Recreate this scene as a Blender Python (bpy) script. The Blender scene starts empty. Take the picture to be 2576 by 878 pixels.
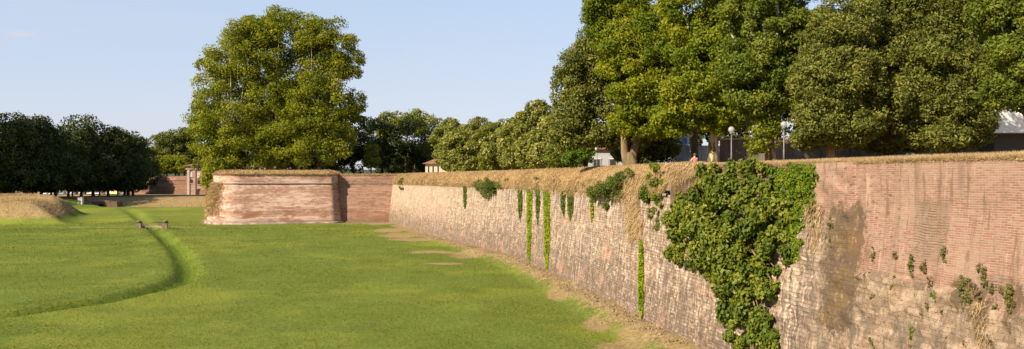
import bpy, bmesh, math, random
import numpy as np
from mathutils import Vector, noise as mnoise

rng = np.random.default_rng(11)
random.seed(11)
SC = bpy.context.scene
COL = SC.collection
F = 2000.0          # focal length in pixels of a 2576 px wide picture
H = 11.0            # eye height over the moat
HZ = 450.0          # horizon row
# ------------------------------------------------------------------ helpers
def at(px, py, Y):
    """point seen at (px,py) of the 2576 px wide picture, Y metres away"""
    return ((px - 1288.0) * Y / F, Y, H - (py - HZ) * Y / F)

def sstep(a, b, x):
    t = np.clip((x - a) / (b - a), 0, 1)
    return t * t * (3 - 2 * t)

def tag(o, label=None, cat=None, group=None, kind=None):
    if label: o['label'] = label
    if cat: o['category'] = cat
    if group: o['group'] = group
    if kind: o['kind'] = kind
    return o

def thing(name, label, cat, loc=(0, 0, 0), rotz=0, group=None):
    o = bpy.data.objects.new(name, None)
    o.empty_display_size = 0.3
    COL.objects.link(o)
    o.location = loc
    o.rotation_euler = (0, 0, rotz)
    return tag(o, label, cat, group)

def obj(name, me, mat, parent=None):
    o = bpy.data.objects.new(name, me)
    COL.objects.link(o)
    if mat is not None and len(me.materials) == 0:
        me.materials.append(mat)
    if parent is not None:
        o.parent = parent
    return o

def np_mesh(name, verts, faces, uv=None, smooth=False, vattr=None, fattr=None):
    """verts (N,3), faces (M,k) with k constant"""
    verts = np.asarray(verts, dtype=np.float32)
    faces = np.asarray(faces, dtype=np.int32)
    me = bpy.data.meshes.new(name)
    k = faces.shape[1]; m = faces.shape[0]
    me.vertices.add(len(verts)); me.vertices.foreach_set('co', verts.ravel())
    me.loops.add(m * k); me.loops.foreach_set('vertex_index', faces.ravel())
    me.polygons.add(m); me.polygons.foreach_set('loop_start', np.arange(m, dtype=np.int32) * k)
    if smooth:
        me.polygons.foreach_set('use_smooth', np.ones(m, dtype=bool))
    if uv is not None:
        l = me.uv_layers.new(name='UVMap')
        l.data.foreach_set('uv', np.asarray(uv, dtype=np.float32)[faces.ravel()].ravel())
    for k_, a in (vattr or {}).items():
        me.attributes.new(k_, 'FLOAT', 'POINT').data.foreach_set('value', np.asarray(a, dtype=np.float32))
    for k_, a in (fattr or {}).items():
        me.attributes.new(k_, 'FLOAT', 'FACE').data.foreach_set('value', np.asarray(a, dtype=np.float32))
    me.update(calc_edges=True)
    me.validate()
    return me

def grid_faces(ni, nj):
    i, j = np.meshgrid(np.arange(ni - 1), np.arange(nj - 1), indexing='ij')
    a = (i * nj + j).ravel()
    return np.stack([a, a + nj, a + nj + 1, a + 1], 1)

class MB:
    """collects boxes, prisms, tubes, lathes"""
    def __init__(self): self.bm = bmesh.new()
    def box(self, x0, x1, y0, y1, z0, z1, taper=0.0):
        t = taper
        vs = [self.bm.verts.new(p) for p in ((x0, y0, z0), (x1, y0, z0), (x1, y1, z0), (x0, y1, z0),
              (x0 + t, y0 + t, z1), (x1 - t, y0 + t, z1), (x1 - t, y1 - t, z1), (x0 + t, y1 - t, z1))]
        for f in ((3, 2, 1, 0), (4, 5, 6, 7), (0, 1, 5, 4), (1, 2, 6, 5), (2, 3, 7, 6), (3, 0, 4, 7)):
            self.bm.faces.new([vs[i] for i in f])
        return self
    def prism(self, pts, y0, y1):
        """profile in xz, extruded along y"""
        a = [self.bm.verts.new((p[0], y0, p[1])) for p in pts]
        b = [self.bm.verts.new((p[0], y1, p[1])) for p in pts]
        n = len(pts)
        self.bm.faces.new(a); self.bm.faces.new(b[::-1])
        for i in range(n):
            self.bm.faces.new([a[(i + 1) % n], a[i], b[i], b[(i + 1) % n]])
        return self
    def tube(self, path, radii, n=8, cap=True):
        rings = []
        for i, p in enumerate(path):
            p = Vector(p)
            d = Vector(path[min(i + 1, len(path) - 1)]) - Vector(path[max(i - 1, 0)])
            d.normalize()
            u = d.cross(Vector((0.31, 0.95, 0.05))); u.normalize(); v = d.cross(u)
            r = radii[i]
            rings.append([self.bm.verts.new(p + (u * math.cos(2 * math.pi * k / n) + v * math.sin(2 * math.pi * k / n)) * r) for k in range(n)])
        for a, b in zip(rings[:-1], rings[1:]):
            for k in range(n):
                f = self.bm.faces.new([a[k], a[(k + 1) % n], b[(k + 1) % n], b[k]]); f.smooth = True
        if cap:
            self.bm.faces.new(rings[0][::-1]); self.bm.faces.new(rings[-1])
        return self
    def lathe(self, prof, n=16, c=(0, 0, 0)):
        path = [(c[0], c[1], c[2] + z) for r, z in prof]
        rings = []
        for (r, z) in prof:
            rings.append([self.bm.verts.new((c[0] + r * math.cos(2 * math.pi * k / n), c[1] + r * math.sin(2 * math.pi * k / n), c[2] + z)) for k in range(n)])
        for a, b in zip(rings[:-1], rings[1:]):
            for k in range(n):
                f = self.bm.faces.new([a[k], a[(k + 1) % n], b[(k + 1) % n], b[k]]); f.smooth = True
        self.bm.faces.new(rings[0][::-1]); self.bm.faces.new(rings[-1])
        return self
    def build(self, name, mat, parent=None):
        bmesh.ops.recalc_face_normals(self.bm, faces=self.bm.faces)
        me = bpy.data.meshes.new(name); self.bm.to_mesh(me); self.bm.free()
        return obj(name, me, mat, parent)

# ------------------------------------------------------------------ node helper
class Mat:
    def __init__(self, name, rough=0.85, spec=0.2):
        self.m = bpy.data.materials.new(name); self.m.use_nodes = True
        self.nt = self.m.node_tree
        self.nt.nodes.clear()
        self.out = self.nt.nodes.new('ShaderNodeOutputMaterial')
        self.b = self.nt.nodes.new('ShaderNodeBsdfPrincipled')
        self.b.inputs['Roughness'].default_value = rough
        self.b.inputs['Specular IOR Level'].default_value = spec
        self.nt.links.new(self.b.outputs[0], self.out.inputs['Surface'])
    def set(self, sock, v):
        if hasattr(v, 'is_output'): self.nt.links.new(v, sock)
        else:
            if isinstance(v, (tuple, list)) and len(v) == 3 and sock.type == 'RGBA': v = (*v, 1)
            sock.default_value = v
    def node(self, t, **kw):
        n = self.nt.nodes.new(t)
        for k, v in kw.items(): setattr(n, k, v)
        return n
    def coord(self, kind='Object'):
        return self.node('ShaderNodeTexCoord').outputs[kind]
    def scale(self, v, s, off=(0, 0, 0)):
        n = self.node('ShaderNodeMapping'); self.set(n.inputs['Vector'], v)
        n.inputs['Scale'].default_value = s; n.inputs['Location'].default_value = off
        return n.outputs[0]
    def noise(self, v, sc, det=4, rough=0.55, dist=0):
        n = self.node('ShaderNodeTexNoise'); self.set(n.inputs['Vector'], v)
        n.inputs['Scale'].default_value = sc; n.inputs['Detail'].default_value = det
        n.inputs['Roughness'].default_value = rough; n.inputs['Distortion'].default_value = dist
        return n.outputs['Fac']
    def voro(self, v, sc, feature='F1', out='Distance'):
        n = self.node('ShaderNodeTexVoronoi', feature=feature); self.set(n.inputs['Vector'], v)
        n.inputs['Scale'].default_value = sc
        return n.outputs[out]
    def math(self, op, a, b=0.0, clamp=False):
        n = self.node('ShaderNodeMath', operation=op, use_clamp=clamp)
        self.set(n.inputs[0], a); self.set(n.inputs[1], b)
        return n.outputs[0]
    def rng(self, x, a, b, lo=0.0, hi=1.0):
        n = self.node('ShaderNodeMapRange', interpolation_type='SMOOTHSTEP')
        self.set(n.inputs['Value'], x)
        n.inputs['From Min'].default_value = a; n.inputs['From Max'].default_value = b
        n.inputs['To Min'].default_value = lo; n.inputs['To Max'].default_value = hi
        return n.outputs[0]
    def mix(self, f, a, b, blend='MIX'):
        n = self.node('ShaderNodeMix', data_type='RGBA', blend_type=blend)
        self.set(n.inputs[0], f); self.set(n.inputs[6], a); self.set(n.inputs[7], b)
        return n.outputs[2]
    def ramp(self, x, stops):
        n = self.node('ShaderNodeValToRGB'); self.set(n.inputs[0], x)
        e = n.color_ramp.elements
        while len(e) < len(stops): e.new(0.5)
        for el, (p, c) in zip(e, stops): el.position = p; el.color = (*c, 1)
        return n.outputs[0]
    def attr(self, name):
        n = self.node('ShaderNodeAttribute'); n.attribute_name = name
        return n.outputs['Fac']
    def sep(self, v):
        n = self.node('ShaderNodeSeparateXYZ'); self.set(n.inputs[0], v)
        return n.outputs
    def brick(self, v, w, h, c1, c2, mo, msize=0.012, off=0.5):
        n = self.node('ShaderNodeTexBrick'); self.set(n.inputs['Vector'], v)
        n.offset = off
        for k, x in (('Color1', c1), ('Color2', c2), ('Mortar', mo)): self.set(n.inputs[k], x)
        n.inputs['Scale'].default_value = 1.0
        n.inputs['Mortar Size'].default_value = msize
        n.inputs['Mortar Smooth'].default_value = 0.3
        n.inputs['Bias'].default_value = 0.0
        n.inputs['Brick Width'].default_value = w; n.inputs['Row Height'].default_value = h
        return n.outputs['Color'], n.outputs['Fac']
    def bump(self, h, strength=0.5, dist=0.05):
        n = self.node('ShaderNodeBump'); self.set(n.inputs['Height'], h)
        n.inputs['Strength'].default_value = strength; n.inputs['Distance'].default_value = dist
        self.nt.links.new(n.outputs[0], self.b.inputs['Normal'])
    def color(self, c): self.set(self.b.inputs['Base Color'], c)

def plain(name, c, rough=0.7, spec=0.3, metal=0.0, var=0.12, sc=3.0):
    m = Mat(name, rough, spec)
    n = m.noise(m.coord(), sc, 4)
    m.color(m.mix(m.rng(n, 0.3, 0.7), tuple(x * (1 - var) for x in c), tuple(min(1, x * (1 + var)) for x in c)))
    m.b.inputs['Metallic'].default_value = metal
    return m.m

def leaf_mat(name, cols, trans=0.3, rough=0.55, tcol=None):
    """cols: 3 colours dark->light along the leaf tone"""
    m = Mat(name, rough, 0.15)
    t = m.math('ADD', m.math('MULTIPLY', m.attr('tone'), 0.55), m.math('MULTIPLY', m.attr('rnd'), 0.45))
    c = m.ramp(t, [(0.15, cols[0]), (0.5, cols[1]), (0.88, cols[2])])
    m.color(c)
    tr = m.node('ShaderNodeBsdfTranslucent')
    m.set(tr.inputs['Color'], m.mix(1.0, c, tcol or (1.0, 1.05, 0.45), 'MULTIPLY'))
    ms = m.node('ShaderNodeMixShader'); ms.inputs[0].default_value = trans
    m.nt.links.new(m.b.outputs[0], ms.inputs[1]); m.nt.links.new(tr.outputs[0], ms.inputs[2])
    m.nt.links.new(ms.outputs[0], m.out.inputs['Surface'])
    return m.m

def bark_mat(name, c1, c2, sc=2.0, lo=0.45, hi=0.55):
    m = Mat(name, 0.9, 0.1)
    v = m.coord()
    n = m.noise(m.scale(v, (1, 1, 0.35)), sc, 5)
    m.color(m.mix(m.rng(n, lo, hi), c1, c2))
    m.bump(m.noise(m.scale(v, (1, 1, 0.2)), 9, 4), 0.6, 0.05)
    return m.m

# ------------------------------------------------------------------ materials: foliage
L_PLANE = leaf_mat('plane_leaves', [(0.105, 0.135, 0.010), (0.200, 0.215, 0.014), (0.305, 0.285, 0.024)], 0.45)
L_PLANE2 = leaf_mat('yellowing_plane_leaves', [(0.090, 0.130, 0.009), (0.180, 0.212, 0.012), (0.290, 0.275, 0.018)], 0.45)
L_OLIVE = leaf_mat('olive_green_leaves', [(0.078, 0.095, 0.018), (0.145, 0.158, 0.028), (0.232, 0.226, 0.050)], 0.38)
L_MID = leaf_mat('mid_green_leaves', [(0.078, 0.112, 0.012), (0.135, 0.170, 0.019), (0.210, 0.225, 0.032)], 0.42)
L_LIME_SHADE = leaf_mat('shade_darkened_lime_leaves', [(0.030, 0.042, 0.011), (0.055, 0.068, 0.016), (0.095, 0.105, 0.026)], 0.22)  # leaf colour darkened to stand in for shade over the left rows
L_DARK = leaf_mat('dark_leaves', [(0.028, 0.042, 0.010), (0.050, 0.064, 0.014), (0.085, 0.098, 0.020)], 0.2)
L_FEATHER = leaf_mat('flowering_leaves', [(0.120, 0.140, 0.020), (0.205, 0.210, 0.036), (0.400, 0.370, 0.125)], 0.42)
L_BRIGHT = leaf_mat('fresh_leaves', [(0.06, 0.11, 0.010), (0.10, 0.17, 0.014), (0.16, 0.23, 0.020)], 0.35)
L_IVY = leaf_mat('ivy_leaves', [(0.060, 0.105, 0.007), (0.110, 0.165, 0.010), (0.210, 0.235, 0.014)], 0.35)
L_IVYB = leaf_mat('yellow_ivy_leaves', [(0.110, 0.160, 0.008), (0.190, 0.240, 0.010), (0.300, 0.320, 0.016)], 0.35)
L_IVYD = leaf_mat('dark_ivy_leaves', [(0.050, 0.075, 0.012), (0.085, 0.115, 0.016), (0.140, 0.160, 0.024)], 0.3)
L_FIG = leaf_mat('fig_leaves', [(0.060, 0.092, 0.010), (0.115, 0.148, 0.016), (0.225, 0.225, 0.030)], 0.38, 0.45)
L_WEED = leaf_mat('weed_leaves', [(0.07, 0.075, 0.018), (0.12, 0.125, 0.022), (0.20, 0.17, 0.06)], 0.25)
L_BROWNWEED = leaf_mat('brown_weed_leaves', [(0.075, 0.055, 0.022), (0.14, 0.10, 0.04), (0.24, 0.17, 0.07)], 0.2)
L_STRAW = leaf_mat('straw_blades', [(0.25, 0.170, 0.080), (0.40, 0.28, 0.140), (0.54, 0.395, 0.215)], 0.25, 0.8, (1, 0.9, 0.6))
L_GRASS = leaf_mat('grass_blades', [(0.085, 0.116, 0.016), (0.138, 0.170, 0.026), (0.222, 0.235, 0.052)], 0.45, 0.7)
B_PLANE = bark_mat('plane_bark', (0.12, 0.09, 0.05), (0.38, 0.33, 0.20), 2.4, 0.46, 0.54)
B_BROWN = bark_mat('brown_bark', (0.11, 0.075, 0.042), (0.22, 0.16, 0.09), 2.0, 0.3, 0.7)
B_DARK = bark_mat('dark_bark', (0.05, 0.04, 0.028), (0.11, 0.085, 0.055), 2.0, 0.3, 0.7)

# ------------------------------------------------------------------ leaves
def unit(v):
    return v / np.maximum(np.linalg.norm(v, axis=1, keepdims=True), 1e-6)

def leaves_mesh(name, P, N, size, tone, aspect=0.62, fold=0.18, droop=0.35):
    n = len(P)
    R = unit(rng.normal(size=(n, 3)))
    T = unit(np.cross(N, R))
    T[:, 2] -= droop
    T = unit(T - N * np.sum(T * N, 1, keepdims=True))
    S = np.cross(N, T)
    size = np.broadcast_to(size, (n,))[:, None] * rng.uniform(0.7, 1.3, (n, 1))
    w = size * aspect * 0.5
    a = P - T * size * 0.45
    c = P + T * size * 0.55
    b = P + S * w + N * size * fold
    d = P - S * w + N * size * fold
    V = np.stack([a, b, c, d], 1).reshape(-1, 3)
    Fc = np.arange(n * 4).reshape(-1, 4)
    return np_mesh(name, V, Fc, fattr={'rnd': rng.random(n), 'tone': tone})

def ball(n):
    return unit(rng.normal(size=(n, 3)))

def clump_leaves(cl, n_total, up=0.35, jitter=0.75, shell=0.55, flat=0.75, lit=None):
    """cl: (K,4) centres and radii -> leaf positions, normals and tones"""
    cl = np.asarray(cl)
    wts = cl[:, 3] ** 2; wts = wts / wts.sum()
    idx = rng.choice(len(cl), n_total, p=wts)
    d = ball(n_total)
    if lit is not None:
        # leaves keep to the outer side of the crown
        o = unit(cl[:, :3] - lit)[idx]
        fl = (np.sum(d * o, 1) < -0.35) & (rng.random(n_total) < 0.7)
        d[fl] = -d[fl]
    r = cl[idx, 3] * (shell + (1 - shell) * rng.random(n_total) ** 0.6) * rng.uniform(0.75, 1.18, n_total)
    P = cl[idx, :3] + d * r[:, None] * np.array([1, 1, flat])
    N = unit(d + np.array([0, 0, up]) + rng.normal(size=(n_total, 3)) * jitter)
    tone = rng.random(len(cl))[idx]
    return P, N, tone

def lobe_clumps(lobes, per, rc, inner=0.25):
    """lobes: list of (x,y,z,rx,ry,rz); clumps on the shell of each lobe"""
    out = []
    L = np.asarray(lobes, float)
    for (x, y, z, rx, ry, rz) in L:
        d = ball(per)
        k = np.where(rng.random(per) < inner, rng.uniform(0.2, 0.7, per), rng.uniform(0.78, 1.0, per))
        c = np.array([x, y, z]) + d * k[:, None] * np.array([rx, ry, rz])
        r = rc * rng.uniform(0.6, 1.35, per) * (0.6 + 0.4 * min(1.0, min(rx, ry, rz) / (rc * 3)))
        out.append(np.column_stack([c, r]))
    return np.concatenate(out)

def trunk_mesh(mb, base, top, r0, targets, r_limb=0.35, fork=None, lean=(0, 0), n=9):
    b = Vector(base); t = Vector(top)
    path = []; rad = []
    for k in range(7):
        f = k / 6
        p = b.lerp(t, f) + Vector((math.sin(f * 5 + r0 * 20) * 0.12 * r0 * 2, math.cos(f * 4 + r0) * 0.12 * r0, 0))
        path.append(p); rad.append(r0 * (1.25 if k == 0 else 1.0) * (1 - 0.35 * f))
    mb.tube(path, rad, n)
    for q in targets:
        q = Vector(q)
        st = path[random.choice((4, 5, 6))]
        mid = st.lerp(q, 0.45) + Vector((random.uniform(-.4, .4), random.uniform(-.4, .4), random.uniform(0.0, 1.0))) * (q - st).length * 0.12
        rr = r0 * r_limb * random.uniform(0.8, 1.3)
        mb.tube([st, st.lerp(mid, 0.5) + Vector((0, 0, 0.05)), mid, mid.lerp(q, 0.55), q], [rr * 1.2, rr, rr * 0.75, rr * 0.5, rr * 0.22], 6)
    return mb

DENS = 1.45
def tree(name, label, cat, base, lobes, nleaf, size, lmat, bmat, r0=0.4, per=26, rc=1.5, fork_z=None,
         group=None, nlimb=9, up=0.35, droop=0.35, aspect=0.62, shell=0.5, inner=0.25, forks=None, clip_z=None):
    """lobes in world coordinates; object origin at the tree base"""
    bx, by, bz = base
    t = thing(name, label, cat, base, 0, group)
    lob = np.asarray(lobes, float).copy()
    lob[:, :3] -= np.array(base)
    cl = lobe_clumps(lob, int(per * 2.0), rc * 0.92, inner)
    if clip_z is not None: cl = cl[cl[:, 2] > clip_z]
    nleaf = int(nleaf * DENS)
    P, N, tone = clump_leaves(cl, nleaf, up=up, shell=shell, lit=lob[:, :3].mean(0))
    if clip_z is not None:
        k = P[:, 2] > clip_z * 0.75
        P, N, tone = P[k], N[k], tone[k]
    obj('crown', leaves_mesh('crown', P, N, size, tone, aspect=aspect, droop=droop), lmat, t)
    mb = MB()
    zt = fork_z if fork_z is not None else lob[:, 2].min()
    cx, cy = lob[:, 0].mean(), lob[:, 1].mean()
    tg = [cl[i, :3] for i in rng.choice(len(cl), min(nlimb, len(cl)), replace=False)]
    if forks:
        for (dx, dy, dz) in forks:
            trunk_mesh(mb, (dx * 0.16, dy * 0.16, -0.3), (dx, dy, dz), r0 * 0.72, tg[:4])
        trunk_mesh(mb, (0, 0, -0.3), (0, 0, forks[0][2] * 0.45), r0, [])
    else:
        trunk_mesh(mb, (0, 0, -0.4), (cx * 0.25, cy * 0.25, zt), r0, tg)
    mb.build('trunk', bmat, t)
    return t

# ------------------------------------------------------------------ curtain wall plan (foot, far to near)
CTRL = [(-31.9, 202.6), (-30.6, 198.5), (-15.2, 151), (-0.4, 107), (8.5, 66), (11.0, 52.4), (14.2, 40), (17.2, 28.5), (20.5, 15), (24.0, 0), (27.0, -12)]
def catmull(P, step):
    P = [np.array(p, float) for p in P]
    P = [2 * P[0] - P[1]] + P + [2 * P[-1] - P[-2]]
    out = []
    for i in range(1, len(P) - 2):
        p0, p1, p2, p3 = P[i - 1:i + 3]
        n = max(2, int(np.linalg.norm(p2 - p1) / step))
        # centripetal style via chord lengths
        t0 = 0; t1 = np.linalg.norm(p1 - p0) ** .5; t2 = t1 + np.linalg.norm(p2 - p1) ** .5; t3 = t2 + np.linalg.norm(p3 - p2) ** .5
        for k in range(n):
            t = t1 + (t2 - t1) * k / n
            A1 = (t1 - t) / (t1 - t0) * p0 + (t - t0) / (t1 - t0) * p1
            A2 = (t2 - t) / (t2 - t1) * p1 + (t - t1) / (t2 - t1) * p2
            A3 = (t3 - t) / (t3 - t2) * p2 + (t - t2) / (t3 - t2) * p3
            B1 = (t2 - t) / (t2 - t0) * A1 + (t - t0) / (t2 - t0) * A2
            B2 = (t3 - t) / (t3 - t1) * A2 + (t - t1) / (t3 - t1) * A3
            out.append((t2 - t) / (t2 - t1) * B1 + (t - t1) / (t2 - t1) * B2)
    out.append(P[-2])
    return np.array(out)

class Plan:
    def __init__(self, ctrl, step=0.1):
        self.p = catmull(ctrl, step)
        d = np.gradient(self.p, axis=0)
        self.t = d / np.linalg.norm(d, axis=1, keepdims=True)
        self.nrm = np.column_stack([-self.t[:, 1], self.t[:, 0]])    # inwards (into the rampart)
        self.s = np.concatenate([[0], np.cumsum(np.linalg.norm(np.diff(self.p, axis=0), axis=1))])
    def pos(self, s):
        return np.column_stack([np.interp(s, self.s, self.p[:, 0]), np.interp(s, self.s, self.p[:, 1])])
    def inw(self, s):
        v = np.column_stack([np.interp(s, self.s, self.nrm[:, 0]), np.interp(s, self.s, self.nrm[:, 1])])
        return v / np.linalg.norm(v, axis=1, keepdims=True)

BAT = 1 / 8.0
ZC = 9.85                 # string course height
W = Plan(CTRL)
def inset(z): return np.clip(z, -2, ZC) * BAT
def wall_hit(px, py):
    """(s, z, xyz) of the curtain wall face seen at a pixel"""
    z = 5.0
    for _ in range(8):
        q = W.p + W.nrm * inset(z)
        x = 1288 + q[:, 0] / np.maximum(q[:, 1], 1) * F
        i = int(np.argmin(np.abs(x - px) + (q[:, 1] < 8) * 1e6))
        z = H - (py - HZ) * q[i, 1] / F
    return W.s[i], z, np.array([q[i, 0], q[i, 1], z]), W.nrm[i]
def s_at(px, py=500): return wall_hit(px, py)[0]
S1000, S1180, S1600, S1690, S1775, S2080, S2150 = [float(s_at(p, 520)) for p in (1000, 1180, 1600, 1690, 1775, 2080, 2150)]
S_END = float(W.s[-1])

def fnoise(p, sc, off=0.0):
    return mnoise.noise(Vector((p[0] * sc + off, p[1] * sc - off, p[2] * sc)))

# top of the masonry along s
def top_z(s):
    b = sstep(S1690 - 0.6, S1690 - 0.1, s)
    return ZC + b * (11.8 - ZC)
# boundary between stone below and brick above on the near part
S2460 = float(s_at(2450, 680)); S2300 = float(s_at(2300, 600))
def brick_floor(s):
    return np.where(s < S2150, 20.0, np.where(s < S2460, 6.75 + 0.10 * np.sin(s * 1.3), 6.25))

# ------------------------------------------------------------------ materials: masonry
def wall_material():
    m = Mat('curtain_masonry', 0.92, 0.08)
    uv = m.coord('UV')
    u, v, _ = m.sep(uv)
    # distorted coordinates for the old masonry
    nd = m.node('ShaderNodeTexNoise'); m.set(nd.inputs['Vector'], uv); nd.inputs['Scale'].default_value = 1.3; nd.inputs['Detail'].default_value = 3
    vm = m.node('ShaderNodeVectorMath', operation='MULTIPLY_ADD')
    m.set(vm.inputs[0], nd.outputs['Color']); vm.inputs[1].default_value = (0.22, 0.16, 0); m.set(vm.inputs[2], uv)
    duv = vm.outputs[0]
    st, sf = m.brick(duv, 0.46, 0.21, (0.44, 0.335, 0.25), (0.31, 0.23, 0.17), (0.40, 0.33, 0.26), 0.028)
    # worn blocks: some white, some brown
    blk = m.voro(m.scale(duv, (2.2, 4.4, 1)), 1.0, out='Color')
    bl = m.sep(blk)[0]
    st = m.mix(m.rng(bl, 0.55, 0.95), st, (0.64, 0.545, 0.44))
    st = m.mix(m.rng(bl, 0.28, 0.05), st, (0.20, 0.145, 0.105))
    # lime runs and dark runs
    big = m.noise(m.scale(uv, (0.10, 0.22, 1)), 1.0, 3)
    wr = m.noise(m.scale(uv, (2.6, 0.30, 1), (3, 0, 0)), 1.0, 5, 0.7)
    hl = m.math('MULTIPLY', m.rng(v, 9.0, 1.0, 0.06, 0.42), m.rng(u, S1180 - 40, S1180 + 30, 0.35, 1.0))
    dkk = m.math('LESS_THAN', m.sep(blk)[1], hl)
    st = m.mix(m.math('MULTIPLY', dkk, 0.75), st, (0.15, 0.115, 0.09))
    st = m.mix(m.math('MULTIPLY', m.rng(wr, 0.50, 0.62, 0, 0.7), m.rng(big, 0.40, 0.60)), st, (0.68, 0.595, 0.49))
    fl = m.noise(m.scale(uv, (2.6, 1.3, 1), (13, 5, 0)), 1.0, 6, 0.75)
    st = m.mix(m.math('MULTIPLY', m.rng(fl, 0.54, 0.66, 0, 0.5), m.rng(u, S1180 - 50, S1180 + 40, 0.5, 1.0)), st, (0.17, 0.125, 0.095))
    st = m.mix(m.rng(fl, 0.48, 0.38, 0, 0.4), st, (0.72, 0.62, 0.52))
    st = m.mix(m.math('MULTIPLY', m.rng(v, 2.5, 6.5), m.rng(u, S1180 + 25, S1180 - 40, 0.05, 0.5)), st, (0.80, 0.66, 0.53))
    dr = m.noise(m.scale(uv, (2.1, 0.22, 1), (31, 7, 0)), 1.0, 5, 0.72)
    gr = m.math('ADD', m.rng(v, 6.0, 1.0), m.rng(v, 8.2, 9.8, 0, 0.9))
    gr = m.math('MULTIPLY', gr, m.rng(u, S1180 - 25, S1180 + 15, 0.15, 1.0))
    gr = m.math('MULTIPLY', gr, m.rng(u, S2080 - 2, S2080 + 3, 1.0, 0.25))
    dk = m.math('MULTIPLY', m.rng(dr, 0.455, 0.57), m.math('MINIMUM', m.math('ADD', gr, 0.22), 1.0))
    st = m.mix(m.math('MULTIPLY', dk, 0.85), st, (0.115, 0.092, 0.075))
    # comb of white and dark bars under the string course
    cb = m.noise(m.scale(uv, (3.2, 0.07, 1), (11, 0, 0)), 1.0, 2, 0.6)
    top = m.math('MULTIPLY', m.rng(m.math('ADD', v, m.math('MULTIPLY', m.noise(m.scale(uv, (1.5, 0, 1)), 1, 3), 3.2)), 9.6, 10.5), m.rng(u, S1180 - 5, S1180 + 15))
    top = m.math('MULTIPLY', top, m.rng(u, S1600 + 4, S1600 - 1))
    st = m.mix(m.math('MULTIPLY', top, m.rng(cb, 0.50, 0.54)), st, (0.60, 0.55, 0.49))
    st = m.mix(m.math('MULTIPLY', top, m.rng(cb, 0.49, 0.45)), st, (0.19, 0.16, 0.14))
    # brown damp foot
    ft = m.noise(m.scale(uv, (0.35, 0.5, 1), (5, 5, 0)), 1.0, 6, 0.65)
    lv = m.math('ADD', v, m.math('MULTIPLY', m.math('SUBTRACT', ft, 0.5), 7.0))
    st = m.mix(m.math('MULTIPLY', m.rng(lv, 3.6, 1.2, 0, 0.9), m.rng(fl, 0.36, 0.52, 0.25, 1)), st, (0.20, 0.15, 0.115))
    rbk, _ = m.brick(duv, 0.34, 0.15, (0, 0, 0), (1, 1, 1), (0.5, 0.5, 0.5), 0.01)
    rk = m.math('ADD', m.math('MULTIPLY', m.sep(rbk)[0], 0.35), m.math('MULTIPLY', fl, 1.0))
    st = m.mix(m.rng(rk, 0.72, 0.80, 0, 0.35), st, (0.14, 0.105, 0.08))
    st = m.mix(m.rng(rk, 0.60, 0.50, 0, 0.25), st, (0.74, 0.64, 0.53))
    dp = m.noise(m.scale(uv, (5.5, 0.32, 1), (8, 1, 0)), 1.0, 5, 0.7)
    st = m.mix(m.math('MULTIPLY', m.rng(dp, 0.53, 0.62, 0, 0.6), m.rng(v, 0.8, 4.0, 0.35, 1)), st, (0.82, 0.745, 0.66))
    st = m.mix(m.math('MULTIPLY', m.rng(dp, 0.47, 0.41, 0, 0.7), m.rng(u, S1180 - 30, S1180 + 25, 0.5, 1.0)), st, (0.115, 0.098, 0.085))
    gp = m.noise(m.scale(uv, (0.35, 0.16, 1), (18, 71, 0)), 1.0, 5, 0.65)
    st = m.mix(m.math('MULTIPLY', m.rng(gp, 0.47, 0.62, 0, 0.4), m.rng(u, S1180 - 10, S1180 + 30, 0.2, 1.0)), st, (0.19, 0.165, 0.145))
    cz = m.noise(m.scale(uv, (0.15, 9.0, 1), (8, 21, 0)), 1.0, 2, 0.5)
    st = m.mix(m.rng(cz, 0.60, 0.66, 0, 0.5), st, (0.17, 0.13, 0.10))
    rw = m.noise(m.scale(uv, (0.25, 5.2, 1), (3, 3, 0)), 1.0, 3, 0.6)
    st = m.mix(m.rng(rw, 0.57, 0.66, 0, 0.55), st, (0.17, 0.13, 0.10))
    cj = m.noise(m.scale(uv, (0.5, 0.8, 1), (33, 2, 0)), 1.0, 4, 0.6)
    st = m.mix(m.math('MULTIPLY', m.math('MULTIPLY', sf, m.rng(cj, 0.40, 0.58, 0.2, 1)), 0.6), st, (0.15, 0.12, 0.10))
    st = m.mix(m.math('MULTIPLY', m.rng(m.sep(rbk)[0], 0.75, 0.98), m.rng(cj, 0.60, 0.44, 0.1, 0.42)), st, (0.74, 0.65, 0.55))
    st = m.mix(m.math('MULTIPLY', m.rng(m.sep(rbk)[0], 0.22, 0.04), 0.35), st, (0.17, 0.135, 0.11))
    # pink brick patches
    pk = m.noise(m.scale(uv, (0.22, 0.35, 1), (50, 3, 0)), 1.0, 4)
    st = m.mix(m.rng(pk, 0.58, 0.68, 0, 0.55), st, (0.47, 0.30, 0.225))
    # near part: pale rubble stone
    near = m.rng(u, S2080 - 1.5, S2080 + 2.0)
    rb = m.voro(m.scale(duv, (1.1, 2.4, 1)), 1.0, out='Color')
    rbx = m.sep(rb)[0]
    rn = m.noise(m.scale(uv, (1.5, 1.2, 1), (9, 2, 0)), 1.0, 7, 0.68)
    rub = m.mix(m.rng(rbx, 0.1, 0.9), (0.33, 0.25, 0.185), (0.50, 0.39, 0.29))
    rub = m.mix(m.rng(rn, 0.56, 0.72, 0, 0.75), rub, (0.28, 0.205, 0.13))
    rub = m.mix(m.rng(rn, 0.42, 0.30, 0, 0.7), rub, (0.62, 0.51, 0.40))
    _, ce = m.brick(duv, 0.85, 0.36, (0, 0, 0), (1, 1, 1), (0, 0, 0), 0.02)
    rub = m.mix(m.math('MULTIPLY', m.rng(ce, 0.2, 0.9), m.rng(rn, 0.48, 0.60)), rub, (0.14, 0.105, 0.075))
    bb = m.noise(m.scale(uv, (0.8, 0.9, 1), (90, 12, 0)), 1.0, 7, 0.72)
    rub = m.mix(m.rng(bb, 0.53, 0.66, 0, 0.8), rub, (0.25, 0.17, 0.095))
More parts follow.
